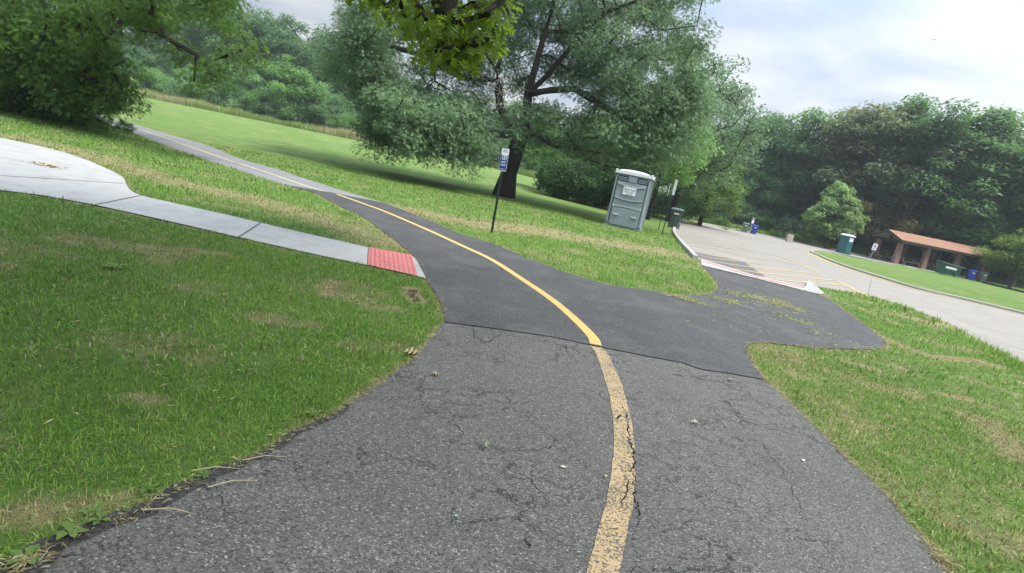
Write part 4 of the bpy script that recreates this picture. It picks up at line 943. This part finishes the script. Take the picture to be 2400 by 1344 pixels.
m_dump = simple('dumpster_green', (.012, .075, .055), .5, .25, 3.0, dirt=(.08, .05, .03)); m_roofr = simple('roof_shingle', (.29, .15, .09), .85, .2, 1.6, bump=.4, bsc=18.0, dirt=(.20, .10, .07))
m_beam = simple('beam_dark', (.03, .027, .025), .8); m_slat = simple('ceiling_boards', (.5, .47, .43), .8, .2, 4.0); m_wood = simple('table_wood', (.30, .20, .12), .8, .25, 8.0)
m_slab = concrete('shelter_slab', (.34, .335, .31)); m_ykerb = simple('kerb_yellow', (.62, .40, .05), .7, .2, 9.0)
m_agg = simple('exposed_aggregate', (.50, .43, .36), .9, .3, 30.0, bump=.5)
def brickmat():
    m, t, out = new_mat('brick'); p = objc(t)
    s = N(t, 'ShaderNodeSeparateXYZ', {0: p}); cvv = N(t, 'ShaderNodeCombineXYZ', {0: mth(t, 'ADD', s.outputs[0], s.outputs[1]), 1: s.outputs[2], 2: 0.0})
    br = N(t, 'ShaderNodeTexBrick', {'Vector': cvv.outputs[0], 'Color1': (.19, .07, .05), 'Color2': (.27, .125, .09), 'Mortar': (.27, .24, .21), 'Scale': 1.0, 'Mortar Size': .012, 'Brick Width': .22, 'Row Height': .08})
    c = mixc(t, .35, br.outputs[0], ramp(t, noise(t, p, 4.0, 5.0), [(.3, (.11, .055, .045)), (.7, (.32, .18, .14))]))
    bs = N(t, 'ShaderNodeBsdfPrincipled', {'Base Color': c, 'Roughness': .9}); t.links.new(bs.outputs[0], out.inputs[0]); return m
m_brick = brickmat()

def bars(name, rows, mat, parent, x0, x1, y, seed=1, z=None):
    """lines of unreadable small print as word-long strokes; rows: (z, height)"""
    r = random.Random(seed); mb = MB()
    for zc, h in rows:
        x = x0
        while x < x1 - h:
            L = min(x1 - x, r.uniform(2.2, 5.0) * h); mb.box((x + L / 2, y, zc), (L, .002, h)); x += L + h * .7
    return mb.build(name, mat, parent)

# grey accessible toilet beside the lot
def curve_band(mb, x0, x1, z0, z1, sagz, y0, y1, n=12):
    for i in range(n):
        a = x0 + (x1 - x0) * i / n; b = x0 + (x1 - x0) * (i + 1) / n
        def s(x): u = (2 * (x - x0) / (x1 - x0) - 1); return -sagz * (1 - u * u)
        mb.add([(a, y0, z0 + s(a)), (b, y0, z0 + s(b)), (b, y0, z1 + s(b)), (a, y0, z1 + s(a)), (a, y1, z0 + s(a)), (b, y1, z0 + s(b)), (b, y1, z1 + s(b)), (a, y1, z1 + s(a))],
               [(0, 1, 2, 3), (3, 2, 6, 7), (0, 4, 5, 1), (0, 3, 7, 4), (1, 5, 6, 2)])
YP = 23.2; pb_ = W(1457, 536, YP); TW, TD, TH = 1.42, 1.25, 2.12
wc = thing('portable_toilet', 'grey portable toilet with a white domed roof standing on the lawn by the parking lot', 'portable toilet', (pb_.x, YP, float(terr(YP, pb_.x))), R(-15))
b = MB(); b.box((0, TD / 2, .06), (TW + .02, TD + .02, .12)); b.build('skid_base', m_pg, wc)
b = MB(); b.box((0, TD / 2, .12 + (TH - .12) / 2), (TW, TD, TH - .12), taper=.955, bev=.04)
for s in (-1, 1): 
    b.box((s * (TW / 2 - .07), -.012, 1.08), (.07, .05, 1.86), taper=1); b.box((s * (TW / 2 - .02), .2, 1.1), (.05, .05, 1.9)); b.box((s * (TW / 2 - .0), .75, 1.1), (.05, .06, 1.85)); b.box((s * (TW / 2 - .0), 1.15, 1.1), (.05, .06, 1.85))
b.build('cabin', m_pg, wc, True)
b = MB(); b.box((0, -.02, .97), (1.16, .05, 1.66), bev=.015); door = b.build('door', m_pg, wc)
b = MB(); curve_band(b, -.56, .56, 1.70, 1.775, .085, -.075, -.04); b.build('door_rib', m_pgl, wc); b = MB(); curve_band(b, -.55, .55, 1.16, 1.20, .07, -.078, -.04); b.build('door_rib', m_pgl, wc); b = MB(); curve_band(b, -.56, .56, .78, .83, -.05, -.07, -.04); b.build('door_rib', m_pgl, wc)
b = MB(); b.box((0, -.05, .42), (1.08, .03, .66), bev=.01); b.build('door_panel', m_pg, wc)
b = MB(); curve_band(b, -.54, .54, 1.145, 1.162, .07, -.073, -.04); curve_band(b, -.54, .54, 1.685, 1.700, .085, -.07, -.04); b.box((-.605, -.032, 1.1), (.018, .02, 1.7)); b.box((.605, -.032, 1.1), (.018, .02, 1.7)); b.build('door_seams', m_black, wc)
for s in (-1, 1):
    b = MB(); 
    for k in range(3): b.box((s * .39, -.034, 1.865 + .052 * k), (.36, .03, .012), rot=Matrix.Rotation(R(25), 3, 'X'))
    b.build('vent_louvre', m_pgl, wc)
    b = MB(); b.box((s * .39, -.018, 1.92), (.38, .012, .20)); b.build('vent_opening', m_black, wc)
    b = MB(); b.box((s * .36, -.085, .50), (.24, .04, .05), bev=.01); b.box((s * .36, -.09, .475), (.17, .05, .025)); b.build('handle', m_pgl, wc)
    b = MB(); b.tube((s * .55, -.05, .86), (s * .55, -.085, .86), .022, n=8); b.build('latch', m_lab, wc)
b = MB(); b.box((0, -.03, 1.93), (.34, .05, .24), bev=.012); b.build('vent_panel', m_pg, wc)
rf = []
for y, sc_, in ((-.07, 1.0), (.0, 1.0), (TD, 1.0), (TD + .07, 1.0)):
    prof = [(-TW / 2 - .03, TH - .02), (TW / 2 + .03, TH - .02), (TW / 2 + .03, TH + .06), (TW / 2 - .06, TH + .075)] + [(TW / 2 * .88 * math.cos(a), TH + .075 + (.10 if 0 <= y <= TD else .03) * math.sin(a)) for a in [PI * k / 10 for k in range(1, 10)]] + [(-TW / 2 + .06, TH + .075), (-TW / 2 - .03, TH + .06)]
    rf.append([(u, y, z) for u, z in prof])
b = MB(); b.loft(rf); b.box((0, TD / 2, TH + .17), (.05, TD * .9, .03)); 
for s in (-1, 1):
    for yy in (-.03, TD + .03): b.box((s * (TW / 2 - .01), yy, TH + .09), (.08, .09, .07), bev=.015)
b.build('roof', m_wroof, wc, True)
b = MB(); b.box((-.03, -.078, 1.47), (.50, .008, .30)); lb_ = b.build('label', m_lab, wc)
text('lettering', 'Service', .155, m_ink, lb_, (-.03, -.083, 1.535), (R(90), 0, 0), 1.0, True); text('lettering', 'Sanitation', .095, m_ink, lb_, (-.03, -.083, 1.445), (R(90), 0, 0), 1.0, True)
bars('phone_number', [(1.365, .028)], m_inkg, lb_, -.14, .12, -.083, 5)

# blue marker sign on a green post by the path
sb = gz(*G(1152, 546)); Ys = sb.y
H_ = W(1186, 349, Ys); ms = thing('marker_sign', 'narrow blue and white marker sign numbered 187 on a dark green post by the path', 'sign', sb, R(-9))
lean = (H_.x - sb.x) ; hh = H_.z - sb.z
ms.rotation_euler = (0, math.atan2(lean, hh) * 1.0, R(-4)); L = hh
def upost(mb, z0, z1, w=.05, d=.028, t=.008):
    mb.ext([(-w / 2, 0), (-w / 2 - .0, .006), (-w / 4, .006), (-w / 4 + .002, d), (w / 4 - .002, d), (w / 4, .006), (w / 2, .006), (w / 2, 0), (w / 4 - t, 0), (w / 4 - t, d - t), (-w / 4 + t, d - t), (-w / 4 + t, 0)], z0, z1, 'z')
b = MB(); upost(b, -.1, L - .02); b.build('post', m_post, ms)
pw, ph = .158, .475; z1 = L; z0 = L - ph
def rrect(w, h, r, n=5): return [(sx * (w / 2 - r) + r * math.cos(a + k * PI / 2 / n), sz * (h / 2 - r) + r * math.sin(a + k * PI / 2 / n)) for sx, sz, a in ((1, 1, 0), (-1, 1, PI / 2), (-1, -1, PI), (1, -1, 1.5 * PI)) for k in range(n + 1)]
b = MB(); b.ext([(u, v + (z0 + z1) / 2) for u, v in rrect(pw, ph, .022)], -.010, -.004); pn = b.build('sign_panel', m_lab, ms)
b = MB(); b.box((0, -.0115, z0 + .185), (pw - .012, .003, .335)); pb2 = b.build('blue_field', m_sblue, pn)
b = MB(); b.box((0, -.0135, z1 - .137), (pw - .045, .003, .024)); b.build('white_bar', m_lab, pn)
text('number', '187', .105, m_lab, pn, (0, -.0145, z1 - .205), (R(90), 0, 0), .78, True)
bars('small_print', [(z1 - .035, .014), (z1 - .068, .012)], m_inkg, pn, -.045, .05, -.0115, 2)
bars('small_print', [(z1 - .275, .010), (z1 - .293, .010), (z1 - .335, .010), (z1 - .352, .010)], m_lab, pn, -.05, .045, -.0138, 3)
bars('small_print', [(z0 + .045, .008)], m_lab, pn, -.06, .06, -.0138, 4)
b = MB()
for zz2 in (z1 - .02, z0 + .03): b.tube((0, -.011, zz2), (0, -.016, zz2), .006, n=6)
b.build('bolt', m_galv, ms)

# two posts with signs seen edge-on beside the lot
def edge_sign(px, py, pxt, pyt, Y, label, turn, pwid, pz):
    g_ = gz(W(px, py, Y).x, Y); tp = W(pxt, pyt, Y); L = tp.z - g_.z
    t = thing('sign_post', label, 'sign', g_, 0); t.rotation_euler = (0, math.atan2(tp.x - g_.x, L), turn)
    b = MB(); upost(b, -.05, L, .055, .03); b.build('post', m_post, t)
    b = MB(); b.ext([(u, v + L - pz / 2 + .03) for u, v in rrect(pwid, pz, .03)], -.010, -.004); b.build('sign_panel', m_alu, t)
    b = MB()
    for k in range(3): b.tube((0, .02, L - .1 - k * .12), (0, .045, L - .1 - k * .12), .012, n=6)
    b.build('bolt', m_galv, t)
edge_sign(1552, 552, 1588, 424, 23.9, 'nearer sign post by the lot with a pale panel seen edge-on', R(58), .32, .62)
edge_sign(1543, 541, 1573, 433, 27.2, 'farther thin sign post by the lot, just left of the brighter one', R(72), .30, .55)

# wheeled bins
def cart(label, mat, loc, rz, sc=1.0, lidmat=None, group=None):
    t = thing('wheeled_bin', label, 'trash bin', loc, rz, group)
    def rg(w, d, z, y0=0): r_ = .05; return [(u, v + y0, z) for u, v in rrect(w, d, r_, 3)]
    b = MB(); b.loft([rg(.46, .50, .04, .03), rg(.50, .55, .35, .02), rg(.57, .64, .86, 0), rg(.60, .67, .88, 0), rg(.60, .67, .93, 0)]); b.box((0, -.30, .62), (.26, .06, .03)); b.box((0, -.31, .52), (.2, .03, .14)); b.build('body', mat, t)
    b = MB(); b.loft([rg(.66, .76, .93, -.02), rg(.67, .77, .96, -.02), rg(.60, .66, 1.02, -.01), rg(.40, .40, 1.05, 0)]); b.build('lid', lidmat or mat, t, True)
    b = MB(); b.tube((-.27, .40, .98), (.27, .40, .98), .018, n=8)
    for s in (-1, 1): b.tube((s * .25, .40, .98), (s * .25, .30, .92), .018, n=6)
    b.build('handle', mat, t)
    for s in (-1, 1):
        b = MB(); b.tube((s * .25, .28, .13), (s * .30, .28, .13), .13, n=16); wv_ = b.build('wheel', m_rub, t); 
    b = MB(); b.box((0, -.318, .76), (.25, .012, .09), rot=Matrix.Rotation(R(-7), 3, 'X')); b.build('sticker', m_lab, t)
    t.scale = (sc, sc, sc); return t
def pl(px, py, Y): p = W(px, py, Y); return gz(p.x, Y)
big_bin = cart('dark green wheeled bin at the corner of the lot behind the sign posts', m_bin, pl(1580, 525, 33.0), R(-14), 1.1)
cart('grey-green wheeled bin left of a blue one on the far kerb of the lot', m_bing, pl(1744, 545, 66), R(-15), 1.05, group='bins on the far kerb')
cart('blue wheeled bin on the far kerb of the lot beside a grey-green one', m_blue, pl(1765, 550, 66), R(-12), 1.0, group='bins on the far kerb')
cart('blue wheeled bin near the shelter, right of the green dumpster', m_blue, pl(2272, 661, 60), R(-20), 1.0, group='bins near the shelter')
cart('grey-green wheeled bin at the right end of the shelter beside the blue one', m_bing, pl(2298, 668, 60), R(-20), 1.0, group='bins near the shelter')
# short posts
t = thing('trail_post', 'short post with a white notice between the two bins on the far kerb', 'post', pl(1757, 545, 67.5)); b = MB(); b.box((0, 0, .75), (.10, .10, 1.5)); b.build('post', m_galv, t); b = MB(); b.box((0, -.07, 1.35), (.26, .03, .42)); b.build('notice', m_lab, t); b = MB(); b.box((0, -.04, 1.68), (.26, .16, .20), bev=.03); b.build('box', m_galv, t)
t = thing('marker_post', 'small white marker post at the far left corner of the lot', 'post', pl(1623, 515, 64)); t.rotation_euler = (0, R(6), 0); b = MB(); b.box((0, 0, .3), (.07, .05, .62), bev=.012); b.box((0, -.03, .5), (.1, .02, .1)); tag(b.build('stake', m_lab, t))
t = thing('painted_kerb_stone', 'yellow painted kerb piece on the far left edge of the lot', 'kerb', pl(1628, 523, 60)); b = MB(); b.box((0, 0, .1), (.9, .3, .22), bev=.03); b.build('stone', m_ykerb, t)
# concrete litter container
t = thing('litter_container', 'pale pebbled litter container with a dark lid beyond the far kerb', 'litter bin', pl(1849, 564, 64), R(-20)); b = MB(); b.box((0, 0, .42), (.72, .72, .84), taper=.92, bev=.03); b.build('body', m_agg, t); b = MB(); b.box((0, 0, .90), (.66, .66, .10), taper=.8, bev=.02); b.build('lid', m_black, t); b = MB(); b.box((-.28, -.36, .42), (.06, .03, .8)); b.build('seam', m_black, t)
# green toilet
t = thing('portable_toilet', 'dark green portable toilet with a white roof near the picnic shelter', 'portable toilet', pl(1984, 597, 62), R(18)); t.scale = (.9, .9, .9)
b = MB(); b.box((0, .58, 1.06), (1.08, 1.12, 2.08), taper=.96, bev=.05); b.build('cabin', m_tgreen, t, True); b = MB(); b.box((0, -.01, 1.0), (.8, .05, 1.75), bev=.02); b.build('door', m_tgreen, t)
b = MB(); rf = [[(u, y, 2.1 + z) for u, z in [(-.58, 0), (.58, 0), (.58, .06)] + [(.5 * math.cos(a), .08 + h_ * math.sin(a)) for a in [PI * k / 6 for k in range(0, 7)]] + [(-.58, .06)]] for y, h_ in ((-.05, .02), (.06, .13), (1.1, .13), (1.2, .02))]; b.loft(rf); b.build('roof', m_wroof, t)
b = MB(); b.box((0, -.045, 1.72), (.52, .012, .42)); l2 = b.build('label', m_lab, t); bars('lettering', [(1.83, .05), (1.75, .045), (1.62, .03)], m_ink, l2, -.2, .2, -.053, 6)
b = MB(); b.box((.3, -.05, 1.05), (.05, .04, .14), bev=.01); b.build('latch', m_black, t)
b = MB(); b.box((0, .58, .05), (1.14, 1.2, .10)); b.build('skid_base', m_black, t)
# parking sign by shelter
g_ = pl(2041, 598, 62); t = thing('parking_sign', 'white sign with a dark symbol on a leaning grey post left of the shelter', 'sign', g_, 0); t.rotation_euler = (0, R(5), R(-15))
b = MB(); b.tube((0, 0, -.1), (0, 0, 1.7), .035, n=8); b.build('post', m_galv, t); b = MB(); b.ext([(u, v + 1.35) for u, v in rrect(.44, .72, .05)], -.05, -.035); sp_ = b.build('sign_panel', m_lab, t)
b = MB(); b.box((0, -.056, 1.38), (.17, .008, .17), bev=.002); b.build('symbol', m_ink, sp_); bars('small_print', [(1.58, .045), (1.15, .04)], m_inkg, sp_, -.13, .13, -.055, 7)

# dumpster
g_ = pl(2220, 654, 58); t = thing('dumpster', 'dark green dumpster with a white nameplate in front of the picnic shelter', 'dumpster', g_, R(-12))
b = MB(); b.ext([(-.75, .12), (.80, .12), (1.0, 1.05), (-.88, 1.2), (-.95, 1.0)], 0, 1.1); b.build('body', m_dump, t)
b = MB(); b.box((0, -.03, .98), (1.9, .06, .08)); b.box((-.4, -.03, .5), (.06, .06, .75)); b.box((.45, -.03, .5), (.06, .06, .75)); b.build('ribs', m_dump, t)
b = MB(); b.add([(-.98, -.12, 1.24), (1.2, -.12, 1.06), (1.2, 1.2, 1.10), (-.98, 1.2, 1.28), (-.98, -.12, 1.30), (1.2, -.12, 1.11), (1.2, 1.2, 1.15), (-.98, 1.2, 1.34)], [(3, 2, 1, 0), (4, 5, 6, 7), (0, 1, 5, 4), (1, 2, 6, 5), (2, 3, 7, 6), (3, 0, 4, 7)]); b.build('lid', m_galv, t)
b = MB(); b.box((0, -.066, .82), (1.0, .012, .22), rot=Matrix.Rotation(R(3), 3, 'Y')); b.build('nameplate', m_lab, t)
for s in (-.6, .6): b = MB(); b.tube((s, .25, .07), (s + .05, .25, .07), .07, n=10); b.build('wheel', m_rub, t)

# picnic shelter
YS = 62.0
e0 = W(2112, 565, YS); e1 = W(2334, 617, YS + 1.0)
ev_ = np.array([e1.x - e0.x, e1.y - e0.y]); Lr = float(np.linalg.norm(ev_)); rz = math.atan2(ev_[1], ev_[0])
zr = e0.z - float(terr(YS, e0.x)); print('shelter length', Lr, 'eave', zr)
base = gz(e0.x, e0.y); base.z = float(terr(YS, e0.x))
sh = thing('picnic_shelter', 'open picnic shelter with a reddish pitched roof on brick pillars', 'shelter', base, rz)
eh = max(2.15, zr); DP = 4.9; rise = .85; zgo = lambda x, y: 0
b = MB(); b.box((Lr / 2 + .3, DP / 2, -.10), (Lr + .6, DP + .8, .32)); b.build('slab', m_slab, sh)
b = MB(); th_ = .14
pr = [(0, eh), (DP / 2, eh + rise), (DP, eh), (DP, eh + th_), (DP / 2, eh + rise + th_), (0, eh + th_)]
b.ext(pr, 0, Lr, 'x'); b.build('roof', m_roofr, sh)
b = MB()
for s in (0, 1):
    x = -.06 if s == 0 else Lr
    b.ext([(-.05, eh - .12), (DP / 2, eh + rise - .14), (DP + .05, eh - .12), (DP + .05, eh + .16), (DP / 2, eh + rise + .17), (-.05, eh + .16)], x, x + .06, 'x')
b.box((Lr / 2, -.03, eh - .02), (Lr, .06, .26)); b.build('fascia', m_beam, sh)
b = MB()
for k in range(6):
    yy = DP / 2 * (k + .5) / 6
    for y_ in (yy, DP - yy): 
        z = eh + rise * (1 - abs(y_ - DP / 2) / (DP / 2)) - .07; b.box((Lr / 2, y_, z), (Lr - .1, .14, .10))
b.build('purlins', m_slat, sh)
b = MB()
for x in (.6, Lr * .5, Lr - .6):
    b.box((x, DP / 2, eh - .12), (.2, DP - .9, .22)); b.box((x, DP / 2, eh + rise * .5), (.14, .14, rise - .1))
for y_ in (.75, DP - .75): b.box((Lr / 2, y_, eh - .08), (Lr - .4, .2, .20))
b.build('beams', m_beam, sh)
for x in (.65, Lr * .345, Lr * .67, Lr - .7):
    for y_ in (.75, DP - .75): b = MB(); b.box((x, y_, eh / 2 - .1), (.52, .52, eh - .04), taper=.78); b.build('pillar', m_brick, sh)
def table(loc, rz, label):
    t = thing('picnic_table', label, 'picnic table', loc, rz, 'tables under the shelter')
    b = MB(); b.box((0, 0, .74), (2.4, .74, .05)); b.build('table_top', m_wood, t)
    for s in (-1, 1): b = MB(); b.box((0, s * .72, .44), (2.4, .26, .045)); b.build('bench', m_wood, t)
    for s in (-1, 1):
        b = MB(); x = s * .85; b.tube((x, -.35, .71), (x, -.5, .02), .025, n=6); b.tube((x, .35, .71), (x, .5, .02), .025, n=6); b.tube((x, -.75, .42), (x, .75, .42), .025, n=6)
        for q in (-1, 1): b.tube((x, q * .75, .42), (x, q * .8, .02), .025, n=6)
        b.build('frame', m_alu, t)
ca, sa = math.cos(rz), math.sin(rz)
def shp(x, y): return Vector((base.x + x * ca - y * sa, base.y + x * sa + y * ca, base.z + .06))
table(shp(1.0, 3.4), rz + R(5), 'picnic table at the left end of the shelter, behind the first pillar')
table(shp(2.75, 1.6), rz, 'picnic table between the first and the second front pillar')
table(shp(5.0, 2.0), rz + R(2), 'picnic table behind the left end of the green dumpster')
table(shp(7.0, 3.2), rz, 'picnic table deep under the right half of the shelter')
# shadow edge of the lawn on the far right, modelled as a low dark bar
t = thing('shadow_edge', 'low dark bar modelled for the shadow edge along the lawn right of the bins', 'shade', pl(2300, 666, 58.5)); a_ = t.location; q_ = pl(2440, 706, 52) - a_
b = MB(); n_ = Vector((-q_.y, q_.x, 0)).normalized() * .08; b.add([Vector(v) for v in ((0, 0, -.1), tuple(q_ + Vector((0, 0, -.1))), tuple(q_ + n_ + Vector((0, 0, -.1))), tuple(n_ + Vector((0, 0, -.1))), (0, 0, .16), tuple(q_ + Vector((0, 0, .16))), tuple(q_ + n_ + Vector((0, 0, .16))), tuple(n_ + Vector((0, 0, .16))))], [(3, 2, 1, 0), (4, 5, 6, 7), (0, 1, 5, 4), (1, 2, 6, 5), (2, 3, 7, 6), (3, 0, 4, 7)]); b.build('shade_bar', m_beam, t)
# walkway in front of the shelter
sheet('shelter_walk', ribbon(smooth(GL([(2035, 597), (2065, 604), (2100, 616), (2140, 630)]), 4), .9), .02, m_slab)
# airliner
pa = W(2187, 94, 1500); t = thing('airliner', 'tiny airliner crossing the bright cloudy sky at the upper right', 'airplane', pa, R(15)); t.rotation_euler = (0, R(-10), R(15)); sL = 7.0
m_pl = simple('plane_grey', (.12, .13, .16), .5)
def lo(c, rs): return [(x, r_ * math.cos(a), z + r_ * math.sin(a)) for x, z, r_ in [c] for a in [2 * PI * k / 8 for k in range(8)]]
b = MB(); b.loft([[(x, r_ * math.cos(a), z + r_ * math.sin(a)) for a in [2 * PI * k / 8 for k in range(8)]] for x, z, r_ in ((-sL * 1, 0, .12), (-sL * .85, 0, .6), (sL * .5, 0, .65), (sL * 1, .3, .15))]); b.build('fuselage', m_pl, t, True)
b = MB()
for s in (-1, 1): b.add([(-1.5, s * .5, -.2), (1.2, s * .5, -.2), (2.8, s * 7, .5), (1.8, s * 7, .5), (-1.5, s * .5, -.45), (1.2, s * .5, -.45), (2.8, s * 7, .4), (1.8, s * 7, .4)], [(0, 1, 2, 3), (7, 6, 5, 4), (0, 4, 5, 1), (1, 5, 6, 2), (2, 6, 7, 3), (3, 7, 4, 0)])
b.build('wings', m_pl, t)
b = MB(); b.add([(sL * .65, -.06, .3), (sL * .98, -.06, .3), (sL * 1.12, -.06, 2.3), (sL * .95, -.06, 2.3), (sL * .65, .06, .3), (sL * .98, .06, .3), (sL * 1.12, .06, 2.3), (sL * .95, .06, 2.3)], [(0, 1, 2, 3), (7, 6, 5, 4), (0, 4, 5, 1), (1, 5, 6, 2), (2, 6, 7, 3), (3, 7, 4, 0)]); b.build('tail_fin', m_pl, t)

# fallen leaves and litter on the old asphalt
def leaf_litter(px, py, L, rz, label, col, kind='oak', curl=1.0, z=.012):
    x, y = G(px, py); T, F_ = tmpl(kind); V = []
    for a, b_, c_ in T: V.append((a - .5, b_, .10 + curl * .5 * (a - .5) ** 2 + abs(b_) * curl * .9))
    V = np.array(V) * L; V[:, 2] -= V[:, 2].min()
    me = npmesh('fallen_leaf', V, [np.array(F_)], None, col); o = obj('fallen_leaf', me, None); o.location = (x, y, z); o.rotation_euler = (R(4), R(5), rz)
    tag(o, label, 'leaf', 'dead leaves on the path')
m_dl1 = simple('leaf_pale', (.46, .43, .33), .8, .2, 30); m_dl2 = simple('leaf_tan', (.42, .33, .20), .8, .2, 30); m_dl3 = simple('leaf_greenish', (.30, .34, .20), .8, .2, 30); m_dl4 = simple('leaf_mint', (.24, .40, .30), .8, .1, 30)
leaf_litter(1135, 1054, .065, R(110), 'pale curled leaf left of the worn yellow line', m_dl3, curl=1.8)
leaf_litter(1627, 996, .055, R(10), 'pale lobed leaf on the asphalt right of the yellow line', m_dl1, curl=1.2)
leaf_litter(1320, 1099, .045, R(20), 'flat whitish leaf close to the left side of the yellow line', m_dl1, 'dia', .4)
leaf_litter(1418, 1121, .04, R(80), 'narrow curled husk touching the left side of the yellow line', m_dl3, 'dia', 2.5)
leaf_litter(960, 839, .11, R(15), 'tan dead leaf at the left grass edge of the old asphalt', m_dl2, curl=1.4, z=.02)
leaf_litter(1020, 884, .06, R(170), 'small tan leaf near the left edge of the old asphalt', m_dl2, curl=1.2)
leaf_litter(1712, 895, .06, R(160), 'pale leaf just before the seam near the right grass', m_dl1, curl=1.0)
leaf_litter(1068, 1214, .022, R(60), 'tiny mint-green leaf scrap on the lower asphalt', m_dl4, 'dia', .2)
leaf_litter(1441, 1243, .05, R(30), 'dried curl lying on the worn yellow line', m_dl2, 'dia', 2.5)
leaf_litter(1410, 868, .03, R(40), 'small grey leaf scrap left of the line near the seam', m_dl1, 'dia', .3)
x, y = G(1588, 884); t = thing('twig', 'short dark twig on the asphalt below the seam', 'twig', (x, y, .012), R(-5)); b = MB(); b.tube((-.05, 0, .004), (0, .006, .006), .003, .003, 5); b.tube((0, .006, .006), (.05, 0, .004), .003, .002, 5); b.build('stick', m_beam, t)
x, y = G(1881, 1083); t = thing('pebble', 'small pale pebble near the right side of the old asphalt', 'pebble', (x, y, .008)); b = MB(); b.loft([[(r_ * math.cos(a) * 1.2, r_ * math.sin(a), z) for a in [PI / 4 * k for k in range(8)]] for z, r_ in ((0, .006), (.005, .009), (.010, .006), (.012, .002))]); b.build('stone', m_lab, t, True)
x, y = G(110, 391); t = thing('leaf_pile', 'small heap of tan debris on the concrete at the left', 'debris', (x, y, .02))
rl = np.random.default_rng(2); P_ = np.stack([rl.normal(0, .13, 90), rl.normal(0, .07, 90), rl.random(90) * .02], 1); lv_ = leaves(P_, .07, 'dia', (0, .2, .3), None, 0, np.zeros(90), rl); obj('leaves', npmesh('leaves', lv_[0], [lv_[1]], None, m_dl2), None, t)
for i, (px, py, a) in enumerate(((505, 1112, 25), (545, 1145, 35), (395, 1212, 10), (1720, 742, -20), (620, 1085, 30))):
    x, y = G(px, py); t = thing('straw', ('long pale straw across the left grass edge', 'forked pale straw on the crumbling asphalt edge', 'short pale straw near the lower left edge', 'thin pale straw on the new asphalt', 'pale straw lying along the left asphalt edge')[i], 'straw', (x, y, .02), R(a))
    b = MB(); b.tube((-.09, 0, 0), (0, .012, .008), .0022, .002, 5); b.tube((0, .012, .008), (.09, 0, .002), .002, .001, 5); b.build('stalk', m_dl2, t)
# broadleaf weeds at the lower left edge
def weed(px, py, s, label, n=7):
    x, y = G(px, py); t = thing('broadleaf_weed', label, 'weed', (x, y, 0), rnd.uniform(0, 6), 'weeds along the asphalt edge'); r_ = np.random.default_rng(px)
    V, F_, T_ = [], [], []
    for k in range(n):
        a = 2 * PI * k / n + r_.uniform(-.3, .3); L = s * r_.uniform(.6, 1.1); wv2 = L * .22; up_ = r_.uniform(.25, .8); b0 = len(V)
        for u_, ww, h_ in ((.0, .1, 0), (.35, .6, .6), (.65, 1, .85), (1, .08, .7)):
            for q in (-1, 0, 1): V.append((math.cos(a) * u_ * L - math.sin(a) * q * ww * wv2, math.sin(a) * u_ * L + math.cos(a) * q * ww * wv2, .008 + h_ * up_ * L * .7 + abs(q) * wv2 * .25)); T_.append(r_.uniform(.4, 1))
        for i in range(3):
            for q in (0, 1): F_.append((b0 + i * 3 + q, b0 + i * 3 + q + 1, b0 + i * 3 + 4 + q, b0 + i * 3 + 3 + q))
    obj('leaves', npmesh('leaves', np.array(V), [np.array(F_)], {'tint': ('POINT', np.array(T_))}, ml_weed), None, t)
for px, py, s, lab in ((165, 1258, .06, 'bright broadleaf weed at the lower left asphalt edge'), (235, 1225, .045, 'small bright weed just right of the larger one at the lower left edge'), (60, 1318, .06, 'low broad-leaved weed in the bottom left corner'), (215, 1205, .04, 'yellowish weed sprout in the grass at the lower left'),
                       (350, 1150, .045, 'upright weed tuft at the left grass edge'), (480, 1120, .04, 'flat yellow-green weed by the left asphalt edge'), (735, 978, .05, 'whitish-tipped weed where the left grass meets the asphalt'), (270, 632, .11, 'leafy weed standing in the dark left lawn')):
    weed(px, py, s, lab)
# bare seeding stalk at the lot edge
x, y = G(2034, 694); t = thing('seed_stalk', 'thin bare seeding weed stalk at the near edge of the parking lot', 'weed', (x, y, 0)); b = MB(); p = Vector((0, 0, 0))
for k in range(7):
    q = p + Vector((-.008, 0, .075)); b.tube(p, q, .005 - .0005 * k, n=5); 
    if k > 1: b.tube(q, q + Vector((.05 * (-1) ** k, .01, .05)), .0025, .001, 4)
    p = q
b.build('stalk', simple('stalk_green', (.10, .13, .05), .8), t)
HZ = HAZE_DENS
if HZ > 0:
    m, t_, out = new_mat('haze_air'); vol = N(t_, 'ShaderNodeVolumePrincipled', {'Color': (.86, .93, 1.0), 'Density': HZ, 'Anisotropy': .2}); t_.links.new(vol.outputs[0], out.inputs['Volume'])
    b = MB(); b.box((0, 180, 11.5), (520, 520, 25)); hz = b.build('haze', m); hz['kind'] = 'stuff'
print('done', len(bpy.data.objects))
